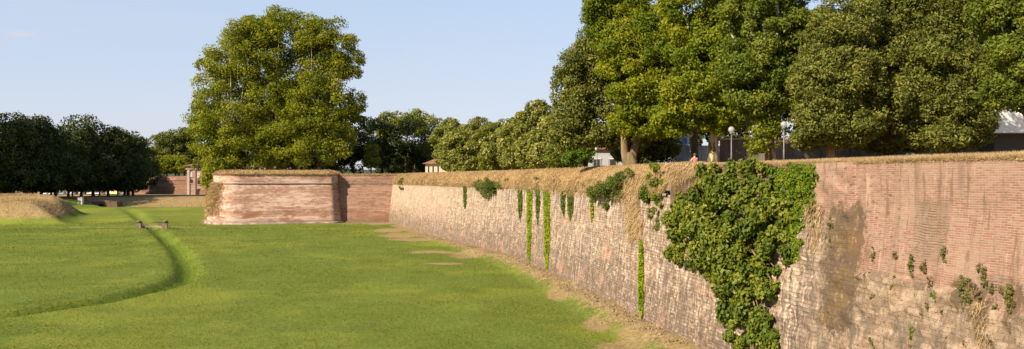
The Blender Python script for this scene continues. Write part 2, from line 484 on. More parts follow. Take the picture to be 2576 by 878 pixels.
    sp2 = m.noise(m.scale(uv, (5.0, 3.0, 1), (40, 12, 0)), 1.0, 4, 0.7)
    rub = m.mix(m.rng(sp2, 0.58, 0.66, 0, 0.8), rub, (0.16, 0.125, 0.09))
    rbk2, rf2 = m.brick(duv, 0.55, 0.26, (0, 0, 0), (1, 1, 1), (0.5, 0.5, 0.5), 0.012)
    rub = m.mix(m.rng(m.sep(rbk2)[0], 0.65, 0.95, 0, 0.45), rub, (0.66, 0.55, 0.44))
    rub = m.mix(m.rng(m.sep(rbk2)[0], 0.3, 0.05, 0, 0.5), rub, (0.24, 0.175, 0.125))
    sp3 = m.noise(m.scale(uv, (7.0, 2.2, 1), (4, 52, 0)), 1.0, 5, 0.75)
    rub = m.mix(m.rng(sp3, 0.55, 0.66, 0, 0.7), rub, (0.20, 0.155, 0.115))
    rub = m.mix(m.rng(sp3, 0.44, 0.35, 0, 0.6), rub, (0.70, 0.60, 0.49))
    rg = m.noise(m.scale(uv, (1.7, 0.55, 1), (70, 2, 0)), 1.0, 6, 0.7)
    rub = m.mix(m.math('MULTIPLY', m.rng(rg, 0.50, 0.62), m.rng(v, 6.5, 3.5, 0.45, 0.95)), rub, (0.20, 0.175, 0.145))
    st = m.mix(near, st, rub)
    # brick facing
    vm2 = m.node('ShaderNodeVectorMath', operation='MULTIPLY_ADD')
    m.set(vm2.inputs[0], nd.outputs['Color']); vm2.inputs[1].default_value = (0.10, 0.07, 0); m.set(vm2.inputs[2], uv)
    bk, bf = m.brick(vm2.outputs[0], 0.30, 0.092, (0.30, 0.175, 0.14), (0.46, 0.30, 0.24), (0.53, 0.42, 0.345), 0.015)
    one = m.voro(m.scale(uv, (3.4, 10.9, 1)), 1.0, out='Color')
    ox = m.sep(one)[0]
    bk = m.mix(m.math('MULTIPLY', m.rng(ox, 0.72, 0.9), m.math('SUBTRACT', 1.0, bf)), bk, (0.36, 0.16, 0.125))
    wsh = m.noise(m.scale(uv, (0.35, 0.28, 1), (4, 8, 0)), 1.0, 5, 0.6)
    bk = m.mix(m.rng(wsh, 0.46, 0.66, 0.05, 0.55), bk, (0.50, 0.375, 0.295))
    vs = m.noise(m.scale(uv, (3.0, 0.35, 1), (14, 8, 0)), 1.0, 6, 0.7)
    bk = m.mix(m.rng(vs, 0.52, 0.64, 0, 0.8), bk, (0.25, 0.165, 0.11))
    vl = m.noise(m.scale(uv, (1.1, 0.12, 1), (64, 8, 0)), 1.0, 5, 0.65)
    bk = m.mix(m.rng(vl, 0.53, 0.66, 0, 0.5), bk, (0.26, 0.19, 0.145))
    bk = m.mix(m.rng(vs, 0.42, 0.34, 0, 0.6), bk, (0.66, 0.50, 0.39))
    hol = m.noise(m.scale(uv, (3.0, 5.0, 1), (24, 8, 0)), 1.0, 3, 0.6)
    bk = m.mix(m.math('MULTIPLY', m.rng(hol, 0.60, 0.66), m.rng(u, S2300 + 2, S2300 - 3, 0.2, 0.95)), bk, (0.20, 0.125, 0.075))
    bmask = m.attr('brick')
    col = m.mix(bmask, st, bk)
    # dark brown brick patch in the parapet
    dkb, dkf = m.brick(uv, 0.30, 0.13, (0.185, 0.125, 0.092), (0.26, 0.175, 0.125), (0.115, 0.082, 0.062), 0.03)
    dkb = m.mix(m.rng(wr, 0.55, 0.63, 0, 0.6), dkb, (0.42, 0.33, 0.25))
    col = m.mix(m.attr('dark'), col, dkb)
    # big stain columns
    sn = m.math('ADD', m.attr('stain'), m.math('MULTIPLY', m.math('SUBTRACT', m.noise(m.scale(uv, (3.0, 1.4, 1)), 1.0, 7, 0.8), 0.5), 3.4))
    col = m.mix(m.math('MULTIPLY', m.rng(sn, 0.5, 0.9, 0, 0.9), m.rng(m.attr('stain'), 0.02, 0.5)), col,
                m.mix(m.rng(m.noise(uv, 0.8, 5), 0.45, 0.6), (0.15, 0.115, 0.08), (0.20, 0.14, 0.075)))
    # open joints
    jn = m.math('ADD', m.math('MULTIPLY', v, 9.0), m.math('MULTIPLY', m.noise(m.scale(uv, (1.2, 0.6, 1)), 1.0, 3), 2.2))
    jl = m.rng(m.math('PINGPONG', jn, 0.5), 0.20, 0.08)
    jm = m.math('MULTIPLY', m.attr('joint'), m.rng(m.noise(m.scale(uv, (2.6, 2.0, 1), (2, 9, 0)), 1.0, 5, 0.7), 0.34, 0.52))
    col = m.mix(m.math('MULTIPLY', jm, 0.6), col, (0.30, 0.235, 0.18))
    col = m.mix(m.math('MULTIPLY', m.math('MULTIPLY', m.attr('joint'), m.math('MULTIPLY', jl, m.rng(m.noise(uv, 2.2, 5, 0.7), 0.40, 0.54))), 0.8), col, (0.10, 0.08, 0.065))
    col = m.mix(1.0, col, m.mix(m.rng(u, S2080 - 4, S2080 + 1), (0.76, 0.69, 0.615), (0.57, 0.525, 0.475)), 'MULTIPLY')
    m.color(col)
    hgt = m.mix(bmask, m.math('ADD', m.math('MULTIPLY', sf, -0.7), m.math('MULTIPLY', m.noise(uv, 5, 6, 0.65), 1.6)), m.math('ADD', m.math('MULTIPLY', bf, -0.30), m.math('MULTIPLY', m.noise(uv, 7, 4), 0.25)))
    m.bump(hgt, 0.8, 0.07)
    return m.m

def bastion_material(name, red, white, tint=(0.60, 0.56, 0.52)):
    m = Mat(name, 0.92, 0.08)
    uv = m.coord('UV'); u, v, _ = m.sep(uv)
    bk, bf = m.brick(uv, 0.42, 0.16, (0.40, 0.225, 0.165), (0.48, 0.30, 0.225), (0.50, 0.37, 0.28), 0.02)
    nl = m.noise(m.scale(uv, (0.09, 0.55, 1), (2, 1, 0)), 1.0, 6, 0.66)
    ns = m.noise(m.scale(uv, (0.9, 1.6, 1), (7, 1, 0)), 1.0, 6, 0.7)
    mixn = m.math('ADD', m.math('MULTIPLY', nl, 0.62), m.math('MULTIPLY', ns, 0.38))
    bk = m.mix(m.rng(mixn, white, white + 0.10, 0, 0.92), bk, (0.72, 0.565, 0.475))
    bk = m.mix(m.rng(mixn, red, red - 0.09, 0, 0.75), bk, (0.27, 0.145, 0.095))
    sp = m.noise(m.scale(uv, (2.5, 4.0, 1), (17, 1, 0)), 1.0, 4, 0.7)
    bk = m.mix(m.rng(sp, 0.60, 0.68, 0, 0.7), bk, (0.24, 0.145, 0.095))
    bk = m.mix(m.rng(sp, 0.40, 0.33, 0, 0.7), bk, (0.70, 0.58, 0.48))
    cs = m.noise(m.scale(uv, (0.12, 3.4, 1), (1, 30, 0)), 1.0, 4, 0.65)
    bk = m.mix(m.rng(cs, 0.52, 0.64, 0, 0.65), bk, (0.30, 0.175, 0.12))
    bk = m.mix(m.rng(cs, 0.44, 0.36, 0, 0.4), bk, (0.74, 0.60, 0.51))
    rbk, _ = m.brick(uv, 1.1, 0.36, (0, 0, 0), (1, 1, 1), (0.5, 0.5, 0.5), 0.01)
    bk = m.mix(m.math('MULTIPLY', m.rng(m.sep(rbk)[0], 0.72, 0.95), 0.45), bk, (0.27, 0.16, 0.11))
    # moss and grime line at the foot, and rust brown patches low on the wall
    lo = m.noise(m.scale(uv, (0.16, 0.5, 1), (27, 4, 0)), 1.0, 5, 0.6)
    bk = m.mix(m.math('MULTIPLY', m.rng(lo, 0.52, 0.60), m.rng(v, 4.2, 3.0, 0, 0.8)), bk, (0.33, 0.165, 0.10))
    bk = m.mix(m.math('MULTIPLY', m.rng(ns, 0.42, 0.55, 0.3, 1), m.rng(v, 1.3, 0.5, 0, 0.75)), bk, (0.22, 0.165, 0.12))
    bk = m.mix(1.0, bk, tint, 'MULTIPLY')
    m.color(bk)
    m.bump(m.math('ADD', m.math('MULTIPLY', bf, -0.4), m.noise(uv, 4, 6, 0.65)), 0.7, 0.08)
    return m.m

M_WALL = wall_material()
M_BAST = bastion_material('limewashed_brick', 0.45, 0.46, (0.74, 0.675, 0.63))
M_RETURN = bastion_material('russet_brick', 0.52, 0.60)
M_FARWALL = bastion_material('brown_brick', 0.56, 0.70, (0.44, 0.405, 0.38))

def straw_ground_mat():
    m = Mat('dry_grass_earth', 0.95, 0.05)
    v = m.coord()
    n = m.noise(v, 0.6, 6, 0.65); n2 = m.noise(v, 6, 5, 0.7)
    c = m.mix(m.rng(n2, 0.3, 0.7), (0.25, 0.165, 0.075), (0.46, 0.315, 0.150))
    c = m.mix(m.rng(n, 0.56, 0.70, 0, 0.7), c, (0.18, 0.155, 0.050))
    m.color(c); m.bump(m.noise(v, 9, 5, 0.7), 1.0, 0.12)
    return m.m
M_STRAW = straw_ground_mat()

# ------------------------------------------------------------------ curtain wall mesh
def wall_grid(plan, ss, zs_fn, disp, name, mat, parent, extra=None, ins=inset):
    """zs_fn(s)-> heights bottom..top (same count for all s)"""
    nz = len(zs_fn(ss[0]))
    Z = np.array([zs_fn(s) for s in ss])
    Sg = np.repeat(ss[:, None], nz, 1)
    p = plan.pos(ss); n = plan.inw(ss)
    off = ins(Z) + disp(Sg, Z)
    X = p[:, 0:1] + n[:, 0:1] * off; Y = p[:, 1:2] + n[:, 1:2] * off
    V = np.stack([X, Y, Z], 2).reshape(-1, 3)
    uv = np.stack([Sg, Z], 2).reshape(-1, 2)
    fa = grid_faces(len(ss), nz)
    va = {k: f(Sg, Z).ravel() for k, f in (extra or {}).items()}
    return obj(name, np_mesh(name, V, fa, uv, True, va), mat, parent)

def vnoise(A, B, sc, seed=0):
    """cheap smooth value noise on arrays"""
    x = A * sc; y = B * sc
    xi = np.floor(x).astype(int); yi = np.floor(y).astype(int)
    fx = x - xi; fy = y - yi
    fx = fx * fx * (3 - 2 * fx); fy = fy * fy * (3 - 2 * fy)
    def h(i, j):
        k = (i * 374761393 + j * 668265263 + seed * 144665) & 0x7fffffff
        k = ((k ^ (k >> 13)) * 1274126177) & 0x7fffffff
        return ((k ^ (k >> 16)) & 0xffff) / 65535.0
    return (h(xi, yi) * (1 - fx) + h(xi + 1, yi) * fx) * (1 - fy) + (h(xi, yi + 1) * (1 - fx) + h(xi + 1, yi + 1) * fx) * fy
def fbm(A, B, sc, seed=0, o=4):
    t = 0; a = 0.5
    for k in range(o):
        t = t + a * vnoise(A, B, sc * 2 ** k, seed + k); a *= 0.5
    return t

def curtain_disp(S, Z):
    near = sstep(S1180, S1690, S)
    d = (fbm(S, Z * 1.6, 0.8, 3) - 0.47) * (0.10 + 0.16 * near)
    bf = brick_floor(S)
    isb = (Z > bf) & (S > S2150)
    stone = (S > S1775 + 1)
    d = np.where(isb, (fbm(S, Z, 0.4, 8) - 0.47) * 0.06, d)
    d = np.where(stone & ~isb, d - 0.12 + (fbm(S, Z * 1.8, 1.6, 5) - 0.47) * 0.35, d)
    d = np.where((np.abs(Z - bf + 0.03) < 0.075) & (S > S2150) & (vnoise(S, S * 0, 0.9, 31) > 0.42), 0.16, d)
    return d
def a_brick(S, Z):
    jag = (vnoise(S, Z, 1.2, 12) - 0.5) * 0.5
    a = ((Z > brick_floor(S) + jag * 0.6) & (S > S2150 - 1.2 + jag)).astype(float)
    b = ((Z > 9.2 + jag) & (S > S2080 - 1)).astype(float)
    return np.maximum(a, b)
def a_dark(S, Z):
    jag = (vnoise(S, Z, 0.9, 15) - 0.5) * 1.2
    return sstep(S1690 - 0.4, S1690, S) * sstep(S2080 - 0.5, S2080 - 1.2, S) * sstep(9.0, 9.6, Z + jag)
def rect(px0, px1, py0, py1, soft=0.35):
    s0, z1, _, _ = wall_hit(px0, py0); s1, z0, _, _ = wall_hit(px1, py1)
    return (s0, s1, z0, z1, soft)
STAINS = [rect(2092, 2150, 500, 870, 0.7), rect(2440, 2500, 700, 878, 0.7), rect(2395, 2440, 690, 800, 0.4), rect(2530, 2576, 700, 850, 0.5)]
JOINTS = [rect(2308, 2375, 503, 660, 0.2), rect(2468, 2530, 690, 742, 0.15)]
def region(rs):
    def f(S, Z):
        o = np.zeros_like(S)
        for (s0, s1, z0, z1, w) in rs:
            o = np.maximum(o, sstep(s0 - w, s0 + w, S) * sstep(s1 + w, s1 - w, S) * sstep(z0 - w * 2, z0 + w * 2, Z) * sstep(z1 + w, z1 - w, Z))
        return o
    return f

curtain = thing('curtain_wall', 'long weathered brick and stone rampart wall streaked with white lime, running in from the right', 'wall', (0, 0, 0))
ss = np.concatenate([np.arange(0, S1600, 0.35), np.arange(S1600, S_END, 0.11)])
NZ = 95
wall_grid(W, ss, lambda s: np.linspace(-1.2, float(top_z(s)), NZ), curtain_disp, 'scarp', M_WALL, curtain,
          {'brick': a_brick, 'dark': a_dark, 'stain': region(STAINS), 'joint': region(JOINTS)})
# string course on the far part
m_cordon = plain('stone_course', (0.20, 0.15, 0.11), 0.9, 0.1, sc=1.5, var=0.3)
def ribbon(plan, ss, prof, name, mat, parent, jit=0.0, uvs=True, smooth=True):
    """prof: list of (inset, z) from outside bottom to inside top, or a function of s"""
    p = plan.pos(ss); n = plan.inw(ss)
    PR = np.array([prof(s) if callable(prof) else prof for s in ss], float)
    if jit:
        j = (fbm(ss[:, None] + np.zeros((1, PR.shape[1])), np.arange(PR.shape[1])[None, :] * 1.7 + np.zeros((len(ss), 1)), 0.7, 21) - 0.47) * jit
        PR = PR + np.stack([j, j * 0.6], 2)
    X = p[:, 0:1] + n[:, 0:1] * PR[:, :, 0]; Y = p[:, 1:2] + n[:, 1:2] * PR[:, :, 0]
    V = np.stack([X, Y, PR[:, :, 1]], 2).reshape(-1, 3)
    uv = np.stack([np.repeat(ss[:, None], PR.shape[1], 1), PR[:, :, 1]], 2).reshape(-1, 2)
    return obj(name, np_mesh(name, V, grid_faces(len(ss), PR.shape[1]), uv, smooth), mat, parent)
i0 = ZC * BAT
ribbon(W, np.arange(0.0, S1690 - 1, 0.5), [(i0 + 0.05, ZC - 0.14), (i0 - 0.13, ZC - 0.12), (i0 - 0.17, ZC - 0.02), (i0 - 0.13, ZC + 0.08), (i0 + 0.1, ZC + 0.10)], 'string_course', m_cordon, curtain, 0.04)
# grassy cap
PA = np.array([(i0 + 0.05, ZC + 0.02), (i0 - 0.12, ZC + 0.12), (i0 - 0.20, ZC + 0.45), (i0 - 0.02, ZC + 0.95), (i0 + 0.35, ZC + 1.45), (i0 + 0.95, ZC + 1.9), (i0 + 1.8, ZC + 2.25), (i0 + 3.0, ZC + 2.42), (i0 + 5.0, ZC + 2.40)])
PB = np.array([(i0 + 0.02, 11.72), (i0 - 0.02, 11.80), (i0 + 0.10, 11.83), (i0 + 0.35, 11.86), (i0 + 0.8, 11.90), (i0 + 1.4, 11.95), (i0 + 2.1, 12.0), (i0 + 3.2, 12.06), (i0 + 5.0, 12.08)])
def cap_prof(s):
    b = float(sstep(S1690 - 2.2, S1690 + 0.3, s))
    return PA * (1 - b) + PB * b
ribbon(W, np.arange(0, S_END, 0.3), cap_prof, 'grass_cap', M_STRAW, curtain, 0.35)

# ------------------------------------------------------------------ bastion
BP = Plan([(-100, 275), (-90, 240), (-83, 219), (-78.6, 205), (-75.8, 198), (-72.4, 193.8), (-68.0, 191.5), (-62, 192.6), (-54, 194.6), (-46.2, 196.6), (-44.2, 197.3), (-43.2, 198.7), (-42.9, 201), (-42.9, 208)], 0.4)
bast = thing('bastion', 'rounded brick bastion with limewashed face and dry grass on top, under the big plane trees', 'bastion', (0, 0, 0))
def b_disp(S, Z): return (fbm(S, Z * 1.5, 0.5, 33) - 0.47) * 0.14
bs = np.arange(0, BP.s[-1], 0.5)
wall_grid(BP, bs, lambda s: np.linspace(-1.0, ZC, 40), b_disp, 'scarp', M_BAST, bast)
wall_grid(BP, bs, lambda s: np.linspace(ZC + 0.1, 11.95, 8), b_disp, 'parapet', M_BAST, bast)
ribbon(BP, bs, [(i0 + 0.05, ZC - 0.16), (i0 - 0.20, ZC - 0.13), (i0 - 0.26, ZC), (i0 - 0.2, ZC + 0.13), (i0 + 0.1, ZC + 0.16)], 'string_course', m_cordon, bast, 0.04)
ribbon(BP, bs, [(i0 + 0.05, 11.9), (i0 - 0.15, 11.95), (i0 - 0.12, 12.25), (i0 + 0.4, 12.65), (i0 + 1.2, 12.95), (i0 + 2.4, 13.15), (i0 + 4, 13.1), (i0 + 8, 12.8)], 'grass_cap', M_STRAW, bast, 0.4)
m_plinth = plain('pale_plinth_stone', (0.24, 0.19, 0.15), 0.9, 0.1, sc=0.45, var=0.5)
ribbon(BP, bs, [(-0.62, -0.6), (-0.62, 0.36), (-0.55, 0.42), (0.3, 0.46)], 'plinth', m_plinth, bast, 0.05)

RP = Plan([(-60, 200.6), (-46, 200.2), (-38, 200.0), (-28, 199.8)], 0.4)
ret = thing('return_wall', 'reddish brick wall in the corner between the bastion and the long curtain wall', 'wall')
rs_ = np.arange(0, RP.s[-1], 0.5)
wall_grid(RP, rs_, lambda s: np.linspace(-1.0, ZC, 40), b_disp, 'scarp', M_RETURN, ret)
wall_grid(RP, rs_, lambda s: np.linspace(ZC + 0.1, 11.9, 8), b_disp, 'parapet', M_RETURN, ret)
ribbon(RP, rs_, [(i0 + 0.05, ZC - 0.16), (i0 - 0.18, ZC - 0.13), (i0 - 0.24, ZC), (i0 - 0.18, ZC + 0.13), (i0 + 0.1, ZC + 0.16)], 'string_course', m_cordon, ret, 0.04)
ribbon(RP, rs_, [(i0 + 0.05, 11.85), (i0 - 0.1, 11.9), (i0 + 0.2, 12.05), (i0 + 1.0, 12.2), (i0 + 3, 12.3), (i0 + 8, 12.3)], 'grass_cap', M_STRAW, ret, 0.25)
ribbon(RP, rs_, [(-0.45, -0.6), (-0.45, 0.25), (0.2, 0.3)], 'plinth', plain('dark_plinth', (0.11, 0.08, 0.06), 0.9), ret, 0.05)

# ------------------------------------------------------------------ rampart top (one sheet, z about 12)
def rampart_top():
    ps = []
    q = W.pos(np.arange(2, S_END, 4.0)); n = W.inw(np.arange(2, S_END, 4.0))
    for a, b in zip(q, n): ps.append(tuple(a + b * 5.6))
    ps = ps + [(160, -12), (260, 200), (260, 520), (-70, 520), (-84, 300)]
    ps += [(-84, 262), (-79, 235), (-74, 213), (-68.5, 199.5), (-55, 202), (-50.5, 203.5), (-49, 207), (-27, 206.5)]
    from mathutils.geometry import tessellate_polygon
    bm = bmesh.new()
    vs = [bm.verts.new((x, y, 12.0)) for x, y in ps]
    for t in tessellate_polygon([[Vector((x, y, 0)) for x, y in ps]]):
        f = bm.faces.new([vs[k] for k in t])
    bm.normal_update()
    for f in bm.faces:
        if f.normal.z < 0: f.normal_flip()
    me = bpy.data.meshes.new('rampart_ground'); bm.to_mesh(me); bm.free()
    return tag(obj('rampart_ground', me, M_STRAW), kind='structure')
rampart_top()

# ------------------------------------------------------------------ moat ground
DITCH = catmull([(-128, 262), (-112, 235), (-92, 200), (-79, 176), (-63.7, 146.7), (-48.2, 115.8), (-39.5, 97), (-36.2, 88), (-35.6, 80), (-36.8, 73.5), (-39.2, 68), (-42.5, 63.5), (-50, 57), (-70, 46)], 0.5)
def poly_dist(x, y, line):
    """distance to polyline, with coarse points"""
    d = np.full(x.shape, 1e9)
    for i in range(0, len(line), 2):
        d = np.minimum(d, (x - line[i, 0]) ** 2 + (y - line[i, 1]) ** 2)
    return np.sqrt(d)
def sd_convex(x, y, pts):
    """positive inside (distance to nearest edge) of a counter-clockwise polygon"""
    d = np.full(x.shape, 1e9)
    for (a, b) in zip(pts, pts[1:] + pts[:1]):
        ex, ey = b[0] - a[0], b[1] - a[1]; L = math.hypot(ex, ey)
        d = np.minimum(d, (-(ey) * (x - a[0]) + ex * (y - a[1])) / L)
    return d
MOUND_A = [(-300, 190), (-106.5, 191.5), (-124, 232), (-300, 240)]
MOUND_B = [(-300, 215), (-118, 214), (-121.5, 229), (-150, 260), (-300, 270)]
def ground_z(x, y):
    z = 1.5 * sstep(195, 268, y)
    z = z + (fbm(x, y, 0.05, 41) - 0.47) * 0.55 + (fbm(x, y, 0.25, 44) - 0.47) * 0.16
    dd = poly_dist(x, y, DITCH)
    fade = sstep(262, 235, y)
    nb = 0.85 + 0.5 * vnoise(x, y, 0.12, 9)
    z = z - 0.66 * nb * fade * np.clip((1.85 - dd) / 1.25, 0, 1) + 0.10 * fade * sstep(5.5, 3.2, dd)
    # talus along the wall
    q = W.p[::8]
    dw = np.full(x.shape, 1e9); ki = np.zeros(x.shape, int)
    for i in range(len(q)):
        e = (x - q[i, 0]) ** 2 + (y - q[i, 1]) ** 2
        k = e < dw
        dw = np.where(k, e, dw); ki = np.where(k, i, ki)
    dw = np.sqrt(dw); sw = W.s[::8][ki]
    side = (x - q[ki, 0]) * W.nrm[::8][ki][..., 0] + (y - q[ki, 1]) * W.nrm[::8][ki][..., 1]
    tal = sstep(3.4, 0.6, np.where(side > 0, 0, dw)) * sstep(S1000 + 20, S1180 + 25, sw)
    z = z + tal * (0.65 + 0.5 * (fbm(x, y, 0.5, 52) - 0.47) * 2 * 0.8)
    # far bank
    wob = (vnoise(x, y, 0.05, 77) - 0.5) * 4
    z = z + 2.7 * sstep(268, 285, y + wob)
    # the mounds
    da = sd_convex(x, y, MOUND_A) + (fbm(x, y, 0.12, 61) - 0.47) * 3.0
    db = sd_convex(x, y, MOUND_B) + (fbm(x, y, 0.12, 63) - 0.47) * 3.0
    ha = 5.1 * sstep(-0.5, 11, da); hb = 5.7 * sstep(-0.5, 10, db)
    mm = np.maximum(ha, hb)
    z = np.maximum(z, np.minimum(z, 0.6) + mm)
    # left edge land, outside the moat
    left = sstep(0, 16, sd_convex(x, y, [(-900, 236), (-150, 238), (-127, 264), (-145, 285), (-900, 420)]))
    z = np.where(left > 0.005, np.maximum(z, 4.2 * left), z)
    dry = np.clip(sstep(0.3, 2.5, mm), 0, 1)
    dry = np.maximum(dry, 0.95 * sstep(264, 272, y + wob))
    dry = np.maximum(dry, 0.85 * sstep(3.6, 0.9, np.where(side > 0, 0, dw)) * sstep(S1000 - 2, S1000 + 6, sw))
    dry = np.maximum(dry, 0.75 * sstep(3.2, 0.5, np.abs(poly_dist(x, y, np.array([[a, 191.0 + 0.03 * a * 0] for a in np.linspace(-72, -70, 4)])))))
    # scorched patches near the corner, and at the bastion foot
    for (px, py, rx, ry) in PATCHES:
        X, Y, _ = at(px, py, H * F / (py - HZ))
        e = ((x - X) / rx) ** 2 + ((y - Y) / ry) ** 2
        dry = np.maximum(dry, 0.9 * sstep(1.5, 0.25, e + (fbm(x, y, 0.4, 71) - 0.47) * 1.3))
    db_ = poly_dist(x, y, BP.p[::2]); 
    dry = np.maximum(dry, 0.6 * sstep(3.0, 0.8, db_))
    dr_ = np.abs(y - 198.0); dry = np.maximum(dry, 0.7 * sstep(4.0, 1.0, dr_) * sstep(-48, -45, x))
    lush = fade * sstep(2.2, 0.6, dd)
    return z, dry, lush
PATCHES = [(985, 580, 4, 7), (1010, 592, 5, 8), (1040, 603, 5, 4), (1085, 634, 4, 2.5), (1120, 664, 3.2, 1.4), (960, 563, 5, 6), (1180, 640, 3, 6),
           (270, 527, 18, 4), (200, 530, 12, 4), (215, 520, 10, 3), (1600, 850, 1.4, 4.5), (1500, 820, 1.0, 3.5), (1400, 745, 1.2, 4), (1560, 870, 1.6, 2)]
def axis(parts):
    return np.unique(np.concatenate([np.arange(a, b, s) for a, b, s in parts]))
gx = axis([(-6000, -1000, 500), (-1000, -300, 60), (-300, -150, 4), (-150, -100, 1.0), (-100, -28, 0.42), (-28, 30, 0.7), (30, 60, 5), (60, 400, 40), (400, 6001, 500)])
gy = axis([(-400, 0, 60), (0, 40, 4), (40, 120, 0.6), (120, 300, 1.0), (300, 400, 10), (400, 1000, 60), (1000, 9001, 500)])
GX, GY = np.meshgrid(gx, gy, indexing='ij')
GZ, DRY, LUSH = ground_z(GX, GY)
inside_far = sstep(300, 420, GY)
GZ = GZ * (1 - 0.2 * inside_far)

def ground_mat():
    m = Mat('meadow', 0.95, 0.03)
    v = m.coord()
    n1 = m.noise(v, 0.05, 4, 0.6); n2 = m.noise(v, 0.35, 5, 0.65); n3 = m.noise(v, 3.2, 6, 0.75)
    n4 = m.noise(m.scale(v, (0.35, 1.0, 1)), 0.7, 5, 0.7)
    g = m.mix(m.rng(n3, 0.32, 0.68), (0.085, 0.116, 0.019), (0.158, 0.188, 0.036))
    g = m.mix(m.rng(n2, 0.50, 0.68, 0, 0.55), g, (0.092, 0.125, 0.016))
    g = m.mix(m.rng(n1, 0.48, 0.62, 0, 0.55), g, (0.210, 0.215, 0.030))
    g = m.mix(m.rng(n4, 0.56, 0.72, 0, 0.5), g, (0.230, 0.215, 0.045))
    n5 = m.noise(v, 1.1, 5, 0.7)
    g = m.mix(m.rng(n5, 0.57, 0.70, 0, 0.3), g, (0.070, 0.105, 0.013))
    g = m.mix(m.math('MULTIPLY', m.attr('lush'), m.rng(n2, 0.2, 0.6, 0.4, 0.9)), g, (0.095, 0.135, 0.016))
    d = m.mix(m.rng(n3, 0.3, 0.7), (0.165, 0.118, 0.050), (0.345, 0.25, 0.120))
    d = m.mix(m.rng(n2, 0.50, 0.66, 0, 0.65), d, (0.215, 0.165, 0.065))
    k = m.math('ADD', m.attr('dry'), m.math('MULTIPLY', m.math('SUBTRACT', m.noise(v, 0.9, 7, 0.75), 0.5), 2.4))
    m.color(m.mix(m.rng(k, 0.28, 0.80), g, d))
    m.bump(m.math('ADD', m.math('MULTIPLY', n3, 1.0), m.math('MULTIPLY', n2, 0.6)), 0.9, 0.16)
    return m.m
M_GROUND = ground_mat()
me = np_mesh('moat_ground', np.stack([GX, GY, GZ], 2).reshape(-1, 3), grid_faces(len(gx), len(gy)), None, True, {'dry': DRY.ravel(), 'lush': LUSH.ravel()})
tag(obj('ground', me, M_GROUND), kind='structure')

def gz(x, y):
    a = ground_z(np.array([[float(x)]]), np.array([[float(y)]]))
    return float(a[0][0, 0])

# ------------------------------------------------------------------ grass blades
def blades(name, P, D, length, width, mat, tone=None):
    n = len(P)
    S = unit(np.cross(D, rng.normal(size=(n, 3))))
    length = np.broadcast_to(length, (n,))[:, None] * rng.uniform(0.5, 1.4, (n, 1)); width = np.broadcast_to(width, (n,))[:, None]
    tip = P + D * length
    V = np.stack([P - S * width * 0.5, P + S * width * 0.5, tip], 1).reshape(-1, 3)
    return np_mesh(name, V, np.arange(n * 3).reshape(-1, 3), fattr={'rnd': rng.random(n), 'tone': rng.random(n) if tone is None else tone})

# dry grass of the wall top and cap (nobody could count it)
def cap_grass():
    Ps = []; Ds = []; Ls = []; Ws = []; To = []
    n = 210000
    # density follows 1/distance
    s = W.s; yy = np.maximum(W.p[:, 1], 18.0)
    w = np.gradient(s) / yy ** 1.15; w[W.p[:, 1] < 15] = 0
    si = rng.choice(len(s), n, p=w / w.sum())
    sv = s[si] + rng.uniform(-0.05, 0.05, n)
    b = sstep(S1690 - 2.2, S1690 + 0.3, sv)[:, None, None]
    t = rng.random(n) ** 0.9 * 7.0
    k = np.clip(t.astype(int), 0, 7); f = (t - k)[:, None]
    pr = PA[None] * (1 - b) + PB[None] * b
    q = pr[np.arange(n), k] * (1 - f) + pr[np.arange(n), k + 1] * f
    p2 = W.pos(sv); nn = W.inw(sv)
    P = np.column_stack([p2 + nn * q[:, :1], q[:, 1] - 0.03])
    Yd = np.maximum(P[:, 1], 20)
    out = -nn
    slope = np.clip(1 - t / 4.0, 0, 1) * (1 - 0.75 * b[:, 0, 0])
    D = np.column_stack([out * (0.25 + 0.75 * slope)[:, None], (0.85 - 1.75 * slope)])
    D = unit(D + rng.normal(size=(n, 3)) * 0.42)
    L = 0.11 + 0.12 * slope + Yd * 0.0008
    Wd = 0.006 + Yd * 0.0005
    tone = np.clip((fbm(P[:, 0], P[:, 1], 0.6, 90) - 0.47) * 1.8 + 0.5 + rng.normal(size=n) * 0.2, 0, 1)
    return blades('dry_grass', P, D, L, Wd, L_STRAW, tone)
tag(obj('dry_grass', cap_grass(), L_STRAW), 'straw coloured dry grass covering the top of the long wall', 'dry grass', kind='stuff')

def plan_grass(plan, s0, s1, prof, n, L, Wd, hang, seed=0):
    sv = rng.uniform(s0, s1, n)
    prof = np.array(prof); m_ = len(prof) - 1
    t = rng.random(n) * m_; k = np.minimum(t.astype(int), m_ - 1); f = (t - k)[:, None]
    q = prof[k] * (1 - f) + prof[k + 1] * f
    p2 = plan.pos(sv); nn = plan.inw(sv)
    P = np.column_stack([p2 + nn * q[:, :1], q[:, 1]])
    D = unit(np.column_stack([-nn * 0.6, np.full(n, 0.7 - 1.5 * hang)]) + rng.normal(size=(n, 3)) * 0.4)
    return P, D
BCAP = [(i0 - 0.15, 11.95), (i0 - 0.12, 12.25), (i0 + 0.4, 12.65), (i0 + 1.2, 12.95), (i0 + 2.4, 13.15), (i0 + 4, 13.1)]
P1, D1 = plan_grass(BP, 50, BP.s[-1] - 4, BCAP, 14000, 0.6, 0.1, 0.35)
P2, D2 = plan_grass(RP, 8, RP.s[-1], [(i0 - 0.1, 11.9), (i0 + 0.2, 12.05), (i0 + 1.0, 12.2), (i0 + 3, 12.3)], 3000, 0.5, 0.1, 0.35)
tag(obj('dry_grass', blades('dry_grass', np.concatenate([P1, P2]), np.concatenate([D1, D2]), 0.32, 0.11, L_STRAW), L_STRAW),
    'dry grass fringe along the top of the bastion', 'dry grass', kind='stuff')
